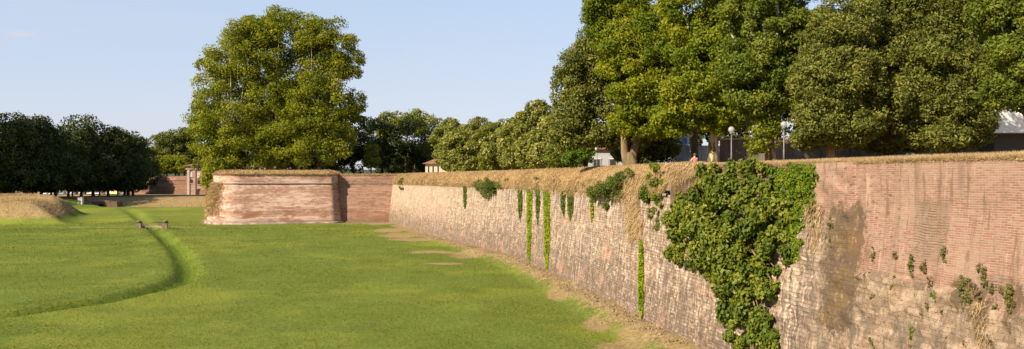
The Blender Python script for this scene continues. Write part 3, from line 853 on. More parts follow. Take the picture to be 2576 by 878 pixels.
# straw hanging on the rounded left shoulder of the bastion
sA = float(BP.s[np.argmin(np.hypot(BP.p[:, 0] + 79, BP.p[:, 1] - 206))]); sB = float(BP.s[np.argmin(np.hypot(BP.p[:, 0] + 70.5, BP.p[:, 1] - 192.8))])
n = 20000
sv = rng.uniform(sA - 6, sB, n); zv = 2.0 + (ZC - 1.6) * rng.random(n)
k = rng.random(n) < np.clip((zv - 1.0) / 5.0, 0, 1) * np.clip((sB - sv) / 4.0 + 0.1, 0, 1)
sv, zv = sv[k], zv[k]
p2 = BP.pos(sv); nn = BP.inw(sv)
P = np.column_stack([p2 + nn * (inset(zv)[:, None] - rng.uniform(0, 0.5, (len(sv), 1))), zv])
D = unit(np.column_stack([-nn * 0.5, np.full(len(sv), -0.5)]) + rng.normal(size=(len(sv), 3)) * 0.45)
tag(obj('hanging_grass', blades('hanging_grass', P, D, 0.75, 0.11, L_STRAW), L_STRAW), 'yellow straw hanging down the rounded left shoulder of the bastion', 'dry grass', kind='stuff')

# meadow tufts
def meadow():
    n = 380000
    Y = 48 * np.exp(rng.random(n) * math.log(205 / 48.0))
    X = rng.uniform(-0.68, 0.30, n) * Y
    wx = np.interp(Y, W.p[::-1, 1], W.p[::-1, 0])
    k = X < wx - 1.6 + rng.normal(size=n) * 0.5
    X, Y = X[k], Y[k]
    k = rng.random(len(X)) < 0.15 + 1.2 * np.clip(fbm(X, Y, 0.22, 99) * 1.6 - 0.35, 0, 1)
    X, Y = X[k], Y[k]
    z, dry, lush = ground_z(X[:, None], Y[:, None])
    z = z[:, 0]; dry = dry[:, 0]; lush = lush[:, 0]
    k = (dry < 0.45 + rng.random(len(X)) * 0.4)
    X, Y, z, lush = X[k], Y[k], z[k], lush[k]
    n = len(X)
    D = unit(np.column_stack([rng.normal(size=(n, 2)) * 0.5, np.ones(n)]))
    L = 0.06 + Y * 0.0005 + lush * 0.03
    tone = np.clip(fbm(X, Y, 0.15, 93) * 1.2 - 0.1 + rng.normal(size=n) * 0.16, 0, 1)
    return blades('meadow_grass', np.column_stack([X, Y, z - 0.02]), D, L, 0.018 + Y * 0.0007, L_GRASS, tone)
tag(obj('meadow_grass', meadow(), L_GRASS), 'short green grass covering the floor of the dry moat', 'grass', kind='stuff')

# mound and bank straw
def mound_straw():
    n = 60000
    Y = rng.uniform(188, 292, n); X = rng.uniform(-0.66, -0.35, n) * Y
    z, dry, lush = ground_z(X[:, None], Y[:, None])
    k = (dry[:, 0] > 0.6)
    X, Y, z = X[k], Y[k], z[k, 0]; n = len(X)
    D = unit(np.column_stack([rng.normal(size=(n, 2)) * 0.6, np.ones(n)]))
    return blades('bank_grass', np.column_stack([X, Y, z - 0.03]), D, 0.32, 0.13, L_STRAW, np.clip(fbm(X, Y, 0.2, 95) + rng.normal(size=n) * 0.1, 0, 1))
tag(obj('bank_grass', mound_straw(), L_STRAW), 'dry straw grass on the earth mounds and far bank', 'dry grass', kind='stuff')

# rubble lying on the talus
def rubble():
    n = 5000
    sv = rng.uniform(S1180 - 30, S1690 + 6, n); o = -np.abs(rng.normal(size=n)) * 1.2 - 0.1
    p2 = W.pos(sv) + W.inw(sv) * o[:, None]
    z, _, _ = ground_z(p2[:, :1], p2[:, 1:2])
    r = rng.uniform(0.03, 0.09, n) * np.where(rng.random(n) < 0.05, 2.2, 1)
    base = np.array([(1, 0, 0), (-1, 0, 0), (0, 1, 0), (0, -1, 0), (0, 0, 1), (0, 0, -1)], float)
    V = base[None] * r[:, None, None] * rng.uniform(0.6, 1.3, (n, 6, 1)) + np.column_stack([p2, z[:, 0]])[:, None, :]
    T = np.array([(0, 2, 4), (2, 1, 4), (1, 3, 4), (3, 0, 4), (2, 0, 5), (1, 2, 5), (3, 1, 5), (0, 3, 5)])
    Fc = (T[None] + (np.arange(n) * 6)[:, None, None]).reshape(-1, 3)
    return np_mesh('rubble', V.reshape(-1, 3), Fc)
tag(obj('rubble', rubble(), plain('rubble_stone', (0.20, 0.14, 0.085), 0.95, 0.05, sc=1.2, var=0.35)), 'broken stone and brick rubble lying along the foot of the long wall', 'rubble', kind='stuff')

# ------------------------------------------------------------------ wall plants
def in_poly(px, py, poly):
    c = np.zeros(len(px), bool)
    j = len(poly) - 1
    for i in range(len(poly)):
        xi, yi = poly[i]; xj, yj = poly[j]
        k = ((yi > py) != (yj > py)) & (px < (xj - xi) * (py - yi) / ((yj - yi) + 1e-9) + xi)
        c ^= k; j = i
    return c
def poly_points(poly, n):
    poly = np.array(poly, float); lo = poly.min(0); hi = poly.max(0)
    out = np.zeros((0, 2))
    while len(out) < n:
        q = lo + rng.random((n * 2, 2)) * (hi - lo)
        out = np.concatenate([out, q[in_poly(q[:, 0], q[:, 1], poly)]])
    return out[:n]
def edge_dist(q, poly):
    d = np.full(len(q), 1e9)
    for a, b in zip(poly, poly[1:] + poly[:1]):
        a = np.array(a, float); b = np.array(b, float); e = b - a
        t = np.clip(((q - a) @ e) / (e @ e), 0, 1)
        d = np.minimum(d, np.linalg.norm(q - a - t[:, None] * e, axis=1))
    return d
def wall_plant(name, label, cat, poly, nclump, rc, nleaf, size, mat, thick=0.4, group=None, bmat=None, twigs=6, root=None, aspect=0.7, droop=0.4, up=0.35, part='foliage', jitter=0.75):
    """foliage that fills an outline on the curtain wall; thick = how far it stands out from the wall"""
    cpx = poly_points(poly, nclump)
    ed = edge_dist(cpx, [tuple(p) for p in poly]); ed = ed / max(ed.max(), 1e-3)
    cl = []; outs = []
    for (a, b), e in zip(cpx, ed):
        s, z, p, nrm = wall_hit(a, b)
        o = (0.15 + 0.85 * e) * thick * random.uniform(0.25, 1.0)
        if z > 11.6: z = 11.6
        q = np.array([p[0] - nrm[0] * (o + 0.05), p[1] - nrm[1] * (o + 0.05), p[2]])
        cl.append((*q, rc * random.uniform(0.65, 1.3) * (0.52 + 0.48 * e))); outs.append((-nrm[0], -nrm[1]))
    cl = np.array(cl)
    a, b = root if root else np.array(poly).mean(0)
    _, _, bp, nr = wall_hit(a, b)
    t = thing(name, label, cat, tuple(bp), 0, group)
    cl[:, :3] -= bp
    P, N, tone = clump_leaves(cl, nleaf, up=up, shell=0.35, flat=1.0, jitter=jitter)
    on = np.array([-nr[0], -nr[1], 0.15])
    N = unit(N + on * 0.6)
    # keep leaves outside the masonry
    depth = (P @ np.array([nr[0], nr[1], 0.0]))
    P[:, :2] -= np.clip(depth - 0.25, 0, None)[:, None] * nr[None] * 0.0
    obj(part, leaves_mesh(part, P, N, size, tone, aspect=aspect, droop=droop), mat, t)
    if twigs:
        mb = MB()
        for i in rng.choice(len(cl), min(twigs, len(cl)), replace=False):
            q = Vector(cl[i, :3]); st = Vector((nr[0] * 0.2, nr[1] * 0.2, 0))
            mid = st.lerp(q, 0.5) + Vector((-nr[0], -nr[1], 0.3)) * 0.25 * thick
            r = 0.02 + 0.018 * thick
            mb.tube([st, mid, q], [r * 1.6, r, r * 0.4], 6)
        mb.build('stem', bmat or B_BROWN, t)
    return t

FIG = [(1755, 470), (1775, 420), (1810, 403), (1850, 415), (1905, 402), (1955, 432), (2000, 470), (2010, 530), (1995, 600), (2010, 640), (1975, 700),
       (1955, 790), (1962, 868), (1890, 874), (1850, 868), (1838, 805), (1800, 735), (1790, 700), (1765, 672), (1705, 660), (1668, 648), (1708, 610), (1680, 575), (1690, 520), (1715, 490)]
wall_plant('fig_bush', 'big spreading fig bush with broad leaves growing out of the near wall', 'bush', FIG, 270, 0.62, 42000, 0.235, L_FIG, 2.6, twigs=26, root=(1880, 560), aspect=0.75, jitter=0.95)
wall_plant('ivy_mass', 'dense bright green ivy clipped square at the wall top, right of the fig bush', 'ivy',
           [(1935, 425), (1990, 412), (2068, 414), (2066, 470), (2048, 530), (2022, 580), (2020, 650), (1998, 660), (1985, 600), (1985, 520), (1950, 480)], 330, 0.24, 26000, 0.14, L_IVY, 0.5, twigs=4, root=(2020, 520))
wall_plant('creeper', 'pale green creeper climbing the wall between straw and fig bush', 'climber',
           [(1640, 415), (1668, 408), (1672, 470), (1680, 540), (1668, 580), (1630, 562), (1636, 520), (1610, 490), (1625, 460)], 38, 0.35, 2600, 0.19, L_FIG, 0.6, twigs=8, root=(1655, 480))
wall_plant('wall_shrub', 'dark twiggy shrub growing from the wall under the straw, left of the creeper', 'shrub',
           [(1465, 468), (1490, 455), (1530, 448), (1590, 425), (1610, 435), (1590, 470), (1575, 500), (1540, 510), (1528, 545), (1518, 520), (1490, 495)], 70, 0.48, 8500, 0.15, L_IVYD, 1.3, twigs=16, root=(1530, 500), aspect=0.5)
wall_plant('wall_shrub', 'bushy dark shrub at the wall top above the far stretch, left of the ivy strips', 'shrub',
           [(1185, 465), (1200, 450), (1225, 445), (1255, 452), (1268, 470), (1250, 485), (1235, 500), (1215, 488)], 34, 0.75, 4200, 0.22, L_IVYD, 1.4, twigs=10, root=(1235, 485), aspect=0.5)
wall_plant('wall_shrub', 'small green shrub on the wall top closest to the far corner', 'shrub',
           [(1003, 455), (1018, 447), (1022, 470), (1012, 484), (1005, 472)], 9, 0.55, 500, 0.3, L_IVYD, 0.5, twigs=3)
strips = [([(1326, 470), (1340, 470), (1338, 600), (1333, 672), (1328, 640)], L_IVYB, 'long bright ivy strip hanging to mid wall, third strip from the far end'),
          ([(1368, 474), (1385, 474), (1384, 600), (1378, 694), (1371, 650)], L_IVYB, 'longest bright ivy strip on the wall, beside the shorter bright one'),
          ([(1166, 464), (1175, 464), (1175, 510), (1170, 527), (1167, 510)], L_IVYD, 'short dark ivy strip furthest along the wall'),
          ([(1304, 466), (1314, 466), (1315, 520), (1310, 562), (1305, 530)], L_IVYD, 'narrow dull ivy strip just left of the long bright strips'),
          ([(1349, 455), (1359, 458), (1359, 520), (1354, 567), (1350, 540)], L_IVYD, 'dark ivy strip hanging between the two long bright strips'),
          ([(1412, 472), (1422, 472), (1423, 520), (1419, 545), (1413, 520)], L_IVYD, 'shorter dull ivy strip right of the longest bright strip'),
          ([(1428, 472), (1443, 472), (1444, 530), (1437, 560), (1430, 530)], L_IVYD, 'wide dull ivy strip right of the longest bright strip'),
          ([(1612, 605), (1617, 608), (1621, 680), (1622, 760), (1617, 805), (1609, 770), (1608, 690)], L_IVYB, 'bright ivy strip low on the wall, left of the fig bush'),
          ([(1488, 500), (1494, 500), (1494, 545), (1490, 560)], L_IVYB, 'thin wisp of ivy under the dark twiggy shrub')]
def flat_plant(name, label, cat, poly, n, size, mat, group=None, thick=0.22):
    q = poly_points(poly, n); ed = edge_dist(q, [tuple(p) for p in poly]); ed = ed / max(ed.max(), 1e-3)
    H_ = [wall_hit(a, b) for a, b in q]
    P = np.array([h[2] for h in H_]); nr = np.array([h[3] for h in H_])
    out = np.column_stack([-nr, np.zeros(n)])
    P = P + out * (0.04 + thick * ed * rng.random(n))[:, None] + rng.normal(size=(n, 3)) * 0.03
    i = int(np.argmax(P[:, 2])); bp = P[i].copy(); bp[2] = P[:, 2].min()
    t = thing(name, label, cat, tuple(bp), 0, group)
    N = unit(out + np.array([0, 0, 0.35]) + rng.normal(size=(n, 3)) * 0.4)
    tone = np.clip(fbm(P[:, 2], P[:, 0], 1.6, 7) + rng.normal(size=n) * 0.1, 0, 1)
    obj('foliage', leaves_mesh('foliage', P - bp, N, size, tone, aspect=0.8, droop=0.7), mat, t)
    zt = P[:, 2].max() - bp[2]
    MB().tube([(out[i, 0] * 0.03, out[i, 1] * 0.03, zt * k / 5) for k in range(6)], [0.02, 0.025, 0.03, 0.03, 0.03, 0.03], 6).build('stem', B_BROWN, t)
    return t
for poly, mt, lab in strips:
    w = max(p[0] for p in poly) - min(p[0] for p in poly); h = max(p[1] for p in poly) - min(p[1] for p in poly)
    _, _, pp, _ = wall_hit(poly[0][0], poly[0][1]); sc = pp[1] / F
    a = w * h * 0.8
    flat_plant('ivy_strip', lab, 'ivy', poly, int(150 + a * 0.8), 0.13 + pp[1] * 0.0010, mt, 'ivy strips hanging on the long wall')
# tufts and weeds rooted in the near stone
weeds = [(2297, 670, 12, 60, L_IVYD, 'small hanging weed below the brick facing, left of the wall weeds'), (2380, 640, 14, 40, L_WEED, 'weed tuft at the joint between brick and stone'),
         (2355, 745, 16, 30, L_IVY, 'bright green weed in the middle of the stone base'), (2340, 770, 10, 30, L_WEED, 'dull weed just under the bright green one'),
         (2432, 740, 34, 95, L_WEED, 'large olive weed cushion on the stone base'), (2300, 838, 10, 46, L_IVY, 'thin upright green weed near the bottom of the wall'),
         (2252, 720, 12, 60, L_WEED, 'brownish weed hanging on pale stone right of the stain'), (2480, 700, 14, 60, L_WEED, 'dry weed clump beside the dark patch at right'),
         (2545, 750, 26, 70, L_WEED, 'grey green weed at the right edge on the stone'), (2500, 850, 16, 34, L_WEED, 'weed low on the wall near the right edge'),
         (2095, 580, 14, 90, L_WEED, 'dull weed column on the edge of the brown stain'), (1995, 690, 6, 26, L_IVY, 'little green sprig on pale wall right of the fig bush'),
         (2052, 540, 22, 90, L_WEED, 'dry brownish bush hanging beside the ivy mass'), (1660, 560, 22, 34, L_IVYD, 'dark weed clump under the creeper'),
         (2200, 640, 7, 40, L_WEED, 'weed wisp left on the pale stone ledge'), (1490, 455, 30, 12, L_WEED, 'low weed patch in straw above the dark twiggy shrub'),
         (1350, 448, 14, 14, L_IVYD, 'green weed at the wall top over the ivy strips'), (1275, 455, 12, 14, L_IVYD, 'small leafy weed in the straw right of the bushy shrub')]
for (cx, cy, w, h, mt, lab) in weeds:
    poly = [(cx - w / 2, cy - h * 0.2), (cx - w * 0.3, cy - h / 2), (cx + w * 0.35, cy - h * 0.45), (cx + w / 2, cy), (cx + w * 0.25, cy + h * 0.45), (cx, cy + h / 2), (cx - w * 0.4, cy + h * 0.2)]
    _, _, pp, _ = wall_hit(cx, cy); sc = pp[1] / F
    wall_plant('wall_weed', lab, 'weed', poly, 26, w * sc * 0.26, int(90 + w * h * 0.40), 0.05 + pp[1] * 0.0010, mt, 0.22, 'weeds growing in the long wall', twigs=2, aspect=0.35, droop=0.6, jitter=0.9)
for i in range(22):
    cx = random.uniform(2170, 2570); cy = random.uniform(690, 872) if i % 5 else random.uniform(640, 700)
    w = random.uniform(6, 16); h = random.uniform(14, 46)
    poly = [(cx - w / 2, cy - h * 0.2), (cx - w * 0.2, cy - h / 2), (cx + w * 0.35, cy - h * 0.4), (cx + w / 2, cy), (cx + w * 0.25, cy + h * 0.45), (cx, cy + h / 2), (cx - w * 0.4, cy + h * 0.2)]
    _, _, pp, _ = wall_hit(cx, cy); sc = pp[1] / F
    wall_plant('wall_weed', 'small brownish weed rooted in the stone base of the near wall', 'weed', poly, 14, w * sc * 0.28, int(60 + w * h * 0.3), 0.05 + pp[1] * 0.0010, L_BROWNWEED if i % 3 else L_WEED, 0.15, 'small weeds on the stone base', twigs=1, aspect=0.3, droop=0.7, jitter=0.9)
# straw hanging over the face next to the creeper and by the stain
def hanging_straw(poly, n, L, lab):
    q = poly_points(poly, n); P = []; D = []
    for a, b in q:
        s, z, p, nr = wall_hit(a, b)
        o = random.uniform(0.0, 0.35)
        P.append((p[0] - nr[0] * o, p[1] - nr[1] * o, p[2])); D.append((-nr[0] * 0.35, -nr[1] * 0.35, -0.8))
    P = np.array(P); D = unit(np.array(D) + rng.normal(size=(n, 3)) * 0.3)
    tag(obj('hanging_grass', blades('hanging_grass', P, D, L, 0.008 + P[:, 1] * 0.0004, L_STRAW), L_STRAW), lab, 'dry grass', kind='stuff')
hanging_straw([(1595, 440), (1640, 425), (1632, 470), (1610, 500), (1625, 560), (1615, 600), (1585, 600), (1580, 540), (1575, 490)], 1800, 0.8, 'pale straw falling down the wall left of the creeper')
hanging_straw([(1672, 410), (1775, 408), (1772, 425), (1730, 440), (1700, 470), (1690, 430)], 1200, 0.7, 'dead grass trailing over the dark brick patch')
hanging_straw([(2030, 500), (2075, 510), (2085, 600), (2060, 640), (2035, 600)], 450, 0.5, 'dry grass tuft hanging beside the brown stain')
hanging_straw([(2455, 760), (2490, 750), (2500, 860), (2470, 870)], 230, 0.3, 'straw tuft hanging low on the near stone')
hanging_straw([(1250, 455), (1600, 445), (1580, 500), (1470, 490), (1300, 475)], 2500, 0.6, 'straw fringe trailing below the wall top at mid length')

# ------------------------------------------------------------------ trees
ORD0 = ['one', 'two', 'three', 'four', 'five', 'six', 'seven', 'eight', 'nine', 'ten', 'eleven']
def lobes_px(specs, Y, depth=1.0):
    """specs: (px, py, rx_px, rz_px, dY) -> ellipsoids at distance Y"""
    out = []
    for (px, py, rx, rz, dy) in specs:
        y = Y + dy; x, _, z = at(px, py, y)
        k = y / F
        out.append((x, y, z, rx * k, rx * k * depth, rz * k))
    return out
def base_px(px, Y, z): return ((px - 1288) * Y / F, Y, z)

BZ = 12.7
# plane trees on the bastion
tree('plane_tree', 'tall lit plane tree at the left of the bastion, its boughs drooping over the edge', 'tree', base_px(622, 212, BZ),
     lobes_px([(585, 150, 62, 70, 0), (555, 190, 60, 55, 2), (575, 280, 85, 70, -2), (545, 340, 62, 60, -3), (560, 395, 50, 45, -5), (625, 110, 60, 60, 2), (640, 220, 70, 80, 0), (620, 350, 70, 50, -4), (548, 425, 24, 30, -8), (533, 445, 20, 24, -11), (560, 360, 55, 45, -4), (520, 300, 40, 40, 0)], 212),
     42000, 0.54, L_PLANE, B_PLANE, 0.75, per=24, rc=2.6, nlimb=16, group='plane trees on the bastion')
tree('plane_tree', 'highest plane tree in the middle of the bastion with a broad domed top', 'tree', base_px(715, 218, BZ),
     lobes_px([(690, 70, 75, 45, 0), (745, 90, 75, 55, 0), (700, 160, 85, 80, -2), (760, 210, 80, 90, -3), (700, 280, 75, 80, -6), (760, 330, 75, 70, -8), (690, 375, 65, 45, -8), (650, 90, 50, 45, 0)], 218),
     42000, 0.54, L_PLANE, B_PLANE, 0.8, per=24, rc=2.6, nlimb=16, group='plane trees on the bastion')
tree('plane_tree', 'plane tree at the right of the bastion with a ragged open right side', 'tree', base_px(800, 214, BZ),
     lobes_px([(830, 110, 62, 60, 0), (875, 165, 38, 40, 0), (815, 205, 55, 60, 0), (888, 262, 26, 36, 2), (800, 270, 70, 70, -3), (838, 330, 50, 55, -2), (800, 375, 70, 45, -5), (790, 100, 55, 50, 0)], 214),
     32000, 0.52, L_PLANE, B_PLANE, 0.7, per=20, rc=2.4, nlimb=16, shell=0.45, group='plane trees on the bastion')
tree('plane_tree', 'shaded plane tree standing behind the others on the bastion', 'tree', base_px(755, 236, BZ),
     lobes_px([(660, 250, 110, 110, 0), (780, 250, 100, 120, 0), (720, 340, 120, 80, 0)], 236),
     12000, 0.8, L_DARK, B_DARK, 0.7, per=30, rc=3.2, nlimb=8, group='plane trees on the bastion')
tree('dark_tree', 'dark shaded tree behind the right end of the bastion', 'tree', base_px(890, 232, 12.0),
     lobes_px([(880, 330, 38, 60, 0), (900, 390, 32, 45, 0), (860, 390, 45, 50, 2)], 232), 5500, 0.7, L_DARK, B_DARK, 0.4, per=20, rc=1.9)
for i, (px, r, Y, lab) in enumerate([(662, 0.45, 207, 'slim bare trunk of young tree left of the globe lamp on the bastion'), (752, 0.5, 208, 'slim young tree right of the globe lamp on the bastion')]):
    tree('young_plane_tree', lab, 'tree', base_px(px, Y, BZ), lobes_px([(px, 385, 26, 22, 0), (px - 12, 365, 24, 22, 0)], Y), 1600, 0.55, L_PLANE, B_PLANE, r * 0.55, per=10, rc=1.4, nlimb=4)
for i, (px, lab) in enumerate([(545, 'low bush at the left corner of the bastion top'), (660, 'low bush between the left and middle plane trees'), (790, 'low bush between the middle and right plane trees'), (585, 'low bush under the left plane tree on the bastion'), (725, 'low bush under the middle plane trees'), (820, 'low bush under the right plane tree')]):
    tree('background_bush', lab, 'bush', base_px(px, 246, 12.4), lobes_px([(px - 25, 412, 36, 22, 0), (px + 25, 412, 38, 22, 0), (px, 398, 34, 22, 2)], 246), 2200, 0.6, L_OLIVE, B_DARK, 0.12, per=14, rc=1.4, nlimb=3)

# dark group beyond the corner
tree('broad_tree', 'tall yellow green tree top catching sun above the dark group', 'tree', base_px(1022, 285, 12), lobes_px([(1000, 310, 40, 32, 0), (1050, 310, 40, 30, 0), (1020, 350, 70, 50, 0)], 285), 5200, 0.75, L_PLANE, B_DARK, 0.5, per=18, rc=2.4)
tree('broad_tree', 'dark shaded tree at the left of the group behind the corner', 'tree', base_px(962, 262, 12), lobes_px([(955, 330, 38, 40, 0), (965, 385, 45, 45, 0)], 262), 4500, 0.7, L_DARK, B_DARK, 0.45, per=22, rc=2.1)
tree('broad_tree', 'broad very dark tree right of centre in the group behind the corner', 'tree', base_px(1045, 258, 12), lobes_px([(1040, 345, 52, 45, 0), (1075, 385, 45, 45, 0), (1010, 395, 45, 40, 0)], 258), 6500, 0.7, L_DARK, B_BROWN, 0.5, per=22, rc=2.1)
tree('broad_tree', 'bluish green tree behind the pale flowering trees, beside the dark group', 'tree', base_px(1100, 250, 12), lobes_px([(1100, 350, 45, 50, 0), (1130, 385, 40, 45, 0)], 250), 4500, 0.65, L_OLIVE, B_DARK, 0.45, per=18, rc=1.9)
tree('small_round_tree', 'small light green tree standing alone left of the dark group', 'tree', base_px(934, 226, 12), lobes_px([(934, 380, 18, 18, 0), (936, 402, 19, 18, 0)], 226), 2000, 0.42, L_PLANE, B_BROWN, 0.2, per=14, rc=1.0)

# flowering row
FL = [(1130, 172, 350, 38, 52, 'leftmost pale flowering tree beside the small cream house'), (1150, 160, 375, 35, 48, 'low pale flowering tree right of the small cream house'),
      (1196, 168, 345, 52, 50, 'wide rounded flowering tree, second tall one from the house'), (1250, 152, 352, 55, 52, 'wide olive flowering tree in the middle of the row'),
      (1310, 140, 345, 48, 58, 'creamy blossoming tree right of the middle of the row'), (1352, 128, 325, 50, 70, 'tallest pale flowering tree at the right end of the row'),
      (1390, 118, 350, 48, 56, 'yellowish flowering tree touching the olive dark tree')]
for (px, Y, py, rx, rz, lab) in FL:
    tree('flowering_tree', lab, 'tree', base_px(px, Y, 12.0), lobes_px([(px - rx * 0.45, py, rx * 0.7, rz * 0.65, 0), (px + rx * 0.45, py + 6, rx * 0.7, rz * 0.65, 0), (px, py - rz * 0.4, rx * 0.7, rz * 0.6, 1), (px - rx * 0.3, py + rz * 0.75, rx * 0.75, rz * 0.6, -1), (px + rx * 0.4, py + rz * 0.85, rx * 0.75, rz * 0.5, -1)], Y),
         12000, 0.42, L_FEATHER, B_BROWN, 0.28, per=22, rc=1.05, group='pale flowering trees along the rampart', up=0.6)
tree('bright_bush', 'vivid green leafy bush beside the globe lamp and white house', 'bush', base_px(1452, 92, 12.0), lobes_px([(1440, 392, 26, 22, 0), (1468, 386, 24, 22, 0)], 92), 2600, 0.22, L_BRIGHT, B_BROWN, 0.08, per=18, rc=0.55, nlimb=4)
tree('background_bush', 'mid green bush between flowering row and the vivid bush', 'bush', base_px(1405, 106, 12.0), lobes_px([(1400, 392, 30, 26, 0), (1425, 400, 22, 20, 0)], 106), 2200, 0.28, L_MID, B_DARK, 0.08, per=16, rc=0.7, nlimb=3)
# olive-dark tree
tree('olive_green_tree', 'dull dark green rounded tree at the left end of the tall trees', 'tree', base_px(1470, 95, 12.0),
     lobes_px([(1500, 130, 55, 62, 0), (1455, 190, 55, 65, 0), (1540, 180, 70, 80, 2), (1455, 270, 62, 60, 0), (1530, 280, 75, 75, 0), (1440, 325, 55, 52, -1), (1520, 330, 60, 38, -1), (1585, 320, 45, 60, 2)], 82),
     46000, 0.25, L_OLIVE, B_DARK, 0.5, per=40, rc=0.95, nlimb=12, up=0.5)
# big yellow-green planes
tree('plane_tree', 'bright yellow green plane tree with a forked brown trunk', 'tree', base_px(1586, 74, 12.0),
     lobes_px([(1560, 40, 75, 75, 0), (1640, -10, 90, 80, 2), (1560, 130, 60, 60, -1), (1640, 110, 90, 90, -2), (1610, 220, 75, 70, -2), (1700, 180, 80, 80, -1), (1590, 300, 42, 40, -2), (1660, 290, 65, 50, -2), (1520, 5, 45, 50, 0), (1600, -110, 100, 90, 2)], 74),
     72000, 0.25, L_PLANE2, B_BROWN, 0.62, per=20, rc=1.1, nlimb=20, droop=0.7, up=0.15, forks=[(-0.75, 0, 3.2), (0.7, 0.3, 3.4)], group='big plane trees along the rampart')
tree('plane_tree', 'bright plane tree with a mottled cream trunk behind the second globe lamp', 'tree', base_px(1797, 63, 12.0),
     lobes_px([(1760, 30, 90, 80, 0), (1850, 20, 90, 90, 0), (1760, 140, 85, 80, -1), (1850, 130, 85, 80, -1), (1740, 235, 75, 60, -2), (1830, 230, 75, 60, -2), (1800, 290, 60, 40, -2), (1700, 285, 55, 45, -1), (1800, -80, 110, 90, 0)], 63),
     72000, 0.23, L_PLANE2, B_PLANE, 0.48, per=20, rc=1.0, nlimb=20, droop=0.7, up=0.15, fork_z=4.0, group='big plane trees along the rampart')
tree('plane_tree', 'green plane tree with pale bare branches and a thick cream trunk', 'tree', base_px(1938, 57, 12.0),
     lobes_px([(1920, 50, 95, 90, 0), (1990, 100, 70, 90, 0), (1900, 160, 80, 80, -1), (1970, 210, 70, 60, -1), (1900, 250, 60, 50, -1), (1960, -60, 110, 90, 0)], 57),
     56000, 0.20, L_MID, B_PLANE, 0.42, per=22, rc=0.85, nlimb=34, droop=0.6, up=0.15, fork_z=4.6, group='big plane trees along the rampart')
tree('plane_tree', 'shaded plane tree trunk behind the first globe lamp', 'tree', base_px(1748, 76, 12.0), lobes_px([(1720, 180, 90, 110, 4), (1790, 120, 90, 110, 4), (1750, 260, 90, 60, 3)], 76), 16000, 0.34, L_DARK, B_DARK, 0.45, per=36, rc=1.2, group='big plane trees along the rampart')
tree('leafy_sapling', 'sunlit leafy sapling shoots in front of the cream plane trunk', 'sapling', base_px(1930, 55.5, 12.0), lobes_px([(1905, 345, 26, 26, 0), (1945, 335, 26, 30, 0), (1925, 305, 18, 22, 0), (1900, 372, 26, 12, 0)], 55.5), 1900, 0.20, L_PLANE2, B_PLANE, 0.09, per=12, rc=0.5, nlimb=8)
# big olive trees on the right
tree('olive_green_tree', 'wide dull green tree right of the plane trees with a pale pink trunk', 'tree', base_px(2088, 51, 12.0),
     lobes_px([(2090, 120, 75, 75, 0), (2060, 210, 65, 70, -1), (2140, 200, 75, 75, -1), (2060, 300, 62, 50, -1), (2140, 310, 72, 50, -1), (2040, 345, 40, 26, 0), (2130, 60, 80, 70, 1), (2120, 335, 50, 28, -1)], 51),
     40000, 0.21, L_OLIVE, B_BROWN, 0.34, per=42, rc=0.62, nlimb=14, droop=0.8, up=0.2, aspect=0.45, group='big dull green trees at the right')
tree('olive_green_tree', 'tall dull green tree in the middle of the right hand group', 'tree', base_px(2235, 53, 12.0),
     lobes_px([(2220, 40, 90, 80, 0), (2300, 60, 85, 80, 0), (2220, 150, 85, 80, -1), (2310, 160, 80, 80, -1), (2240, 250, 80, 60, -2), (2310, 260, 70, 60, -2), (2210, 335, 60, 40, -1), (2300, 345, 60, 32, -1), (2250, 352, 60, 24, 0), (2260, -50, 110, 80, 0)], 53),
     50000, 0.21, L_OLIVE, B_DARK, 0.38, per=42, rc=0.65, nlimb=14, droop=0.8, up=0.2, aspect=0.45, group='big dull green trees at the right')
tree('olive_green_tree', 'dull green tree with low sweeping boughs left of the white building', 'tree', base_px(2405, 50, 12.0),
     lobes_px([(2390, 60, 75, 75, 0), (2380, 160, 70, 75, -1), (2440, 200, 55, 75, -1), (2390, 260, 65, 55, -1), (2450, 290, 45, 45, -1), (2380, 345, 55, 30, -1), (2440, 340, 42, 26, 0), (2400, -30, 90, 70, 0)], 50),
     38000, 0.20, L_OLIVE, B_DARK, 0.32, per=42, rc=0.6, nlimb=14, droop=0.8, up=0.2, aspect=0.45, group='big dull green trees at the right')
tree('tall_tree', 'tree at the right edge with boughs hanging over the white building', 'tree', base_px(2600, 44, 12.0),
     lobes_px([(2540, 60, 65, 75, 0), (2490, 30, 45, 50, 0), (2600, 120, 80, 80, 0), (2530, 160, 55, 60, -1), (2570, 235, 50, 40, -1), (2510, 230, 35, 35, -1), (2600, 0, 90, 80, 0)], 44),
     26000, 0.20, L_MID, B_DARK, 0.35, per=36, rc=0.6, nlimb=14, droop=0.8, up=0.2, aspect=0.45)
# trees further back, closing the view
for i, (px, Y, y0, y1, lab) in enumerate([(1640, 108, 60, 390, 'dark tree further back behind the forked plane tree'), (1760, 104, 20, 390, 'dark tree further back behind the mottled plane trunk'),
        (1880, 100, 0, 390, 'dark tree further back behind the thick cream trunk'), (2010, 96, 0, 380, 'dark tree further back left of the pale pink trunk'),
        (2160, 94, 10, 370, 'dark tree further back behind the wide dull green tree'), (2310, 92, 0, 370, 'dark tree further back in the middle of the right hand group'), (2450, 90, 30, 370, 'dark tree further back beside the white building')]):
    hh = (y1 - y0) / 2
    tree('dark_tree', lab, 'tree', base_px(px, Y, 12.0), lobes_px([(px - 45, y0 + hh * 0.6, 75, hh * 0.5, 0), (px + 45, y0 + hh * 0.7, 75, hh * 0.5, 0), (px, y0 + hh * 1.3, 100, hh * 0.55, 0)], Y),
         9000, 0.5, L_DARK, B_DARK, 0.4, per=34, rc=1.7, nlimb=6, group='dark trees further back on the rampart')

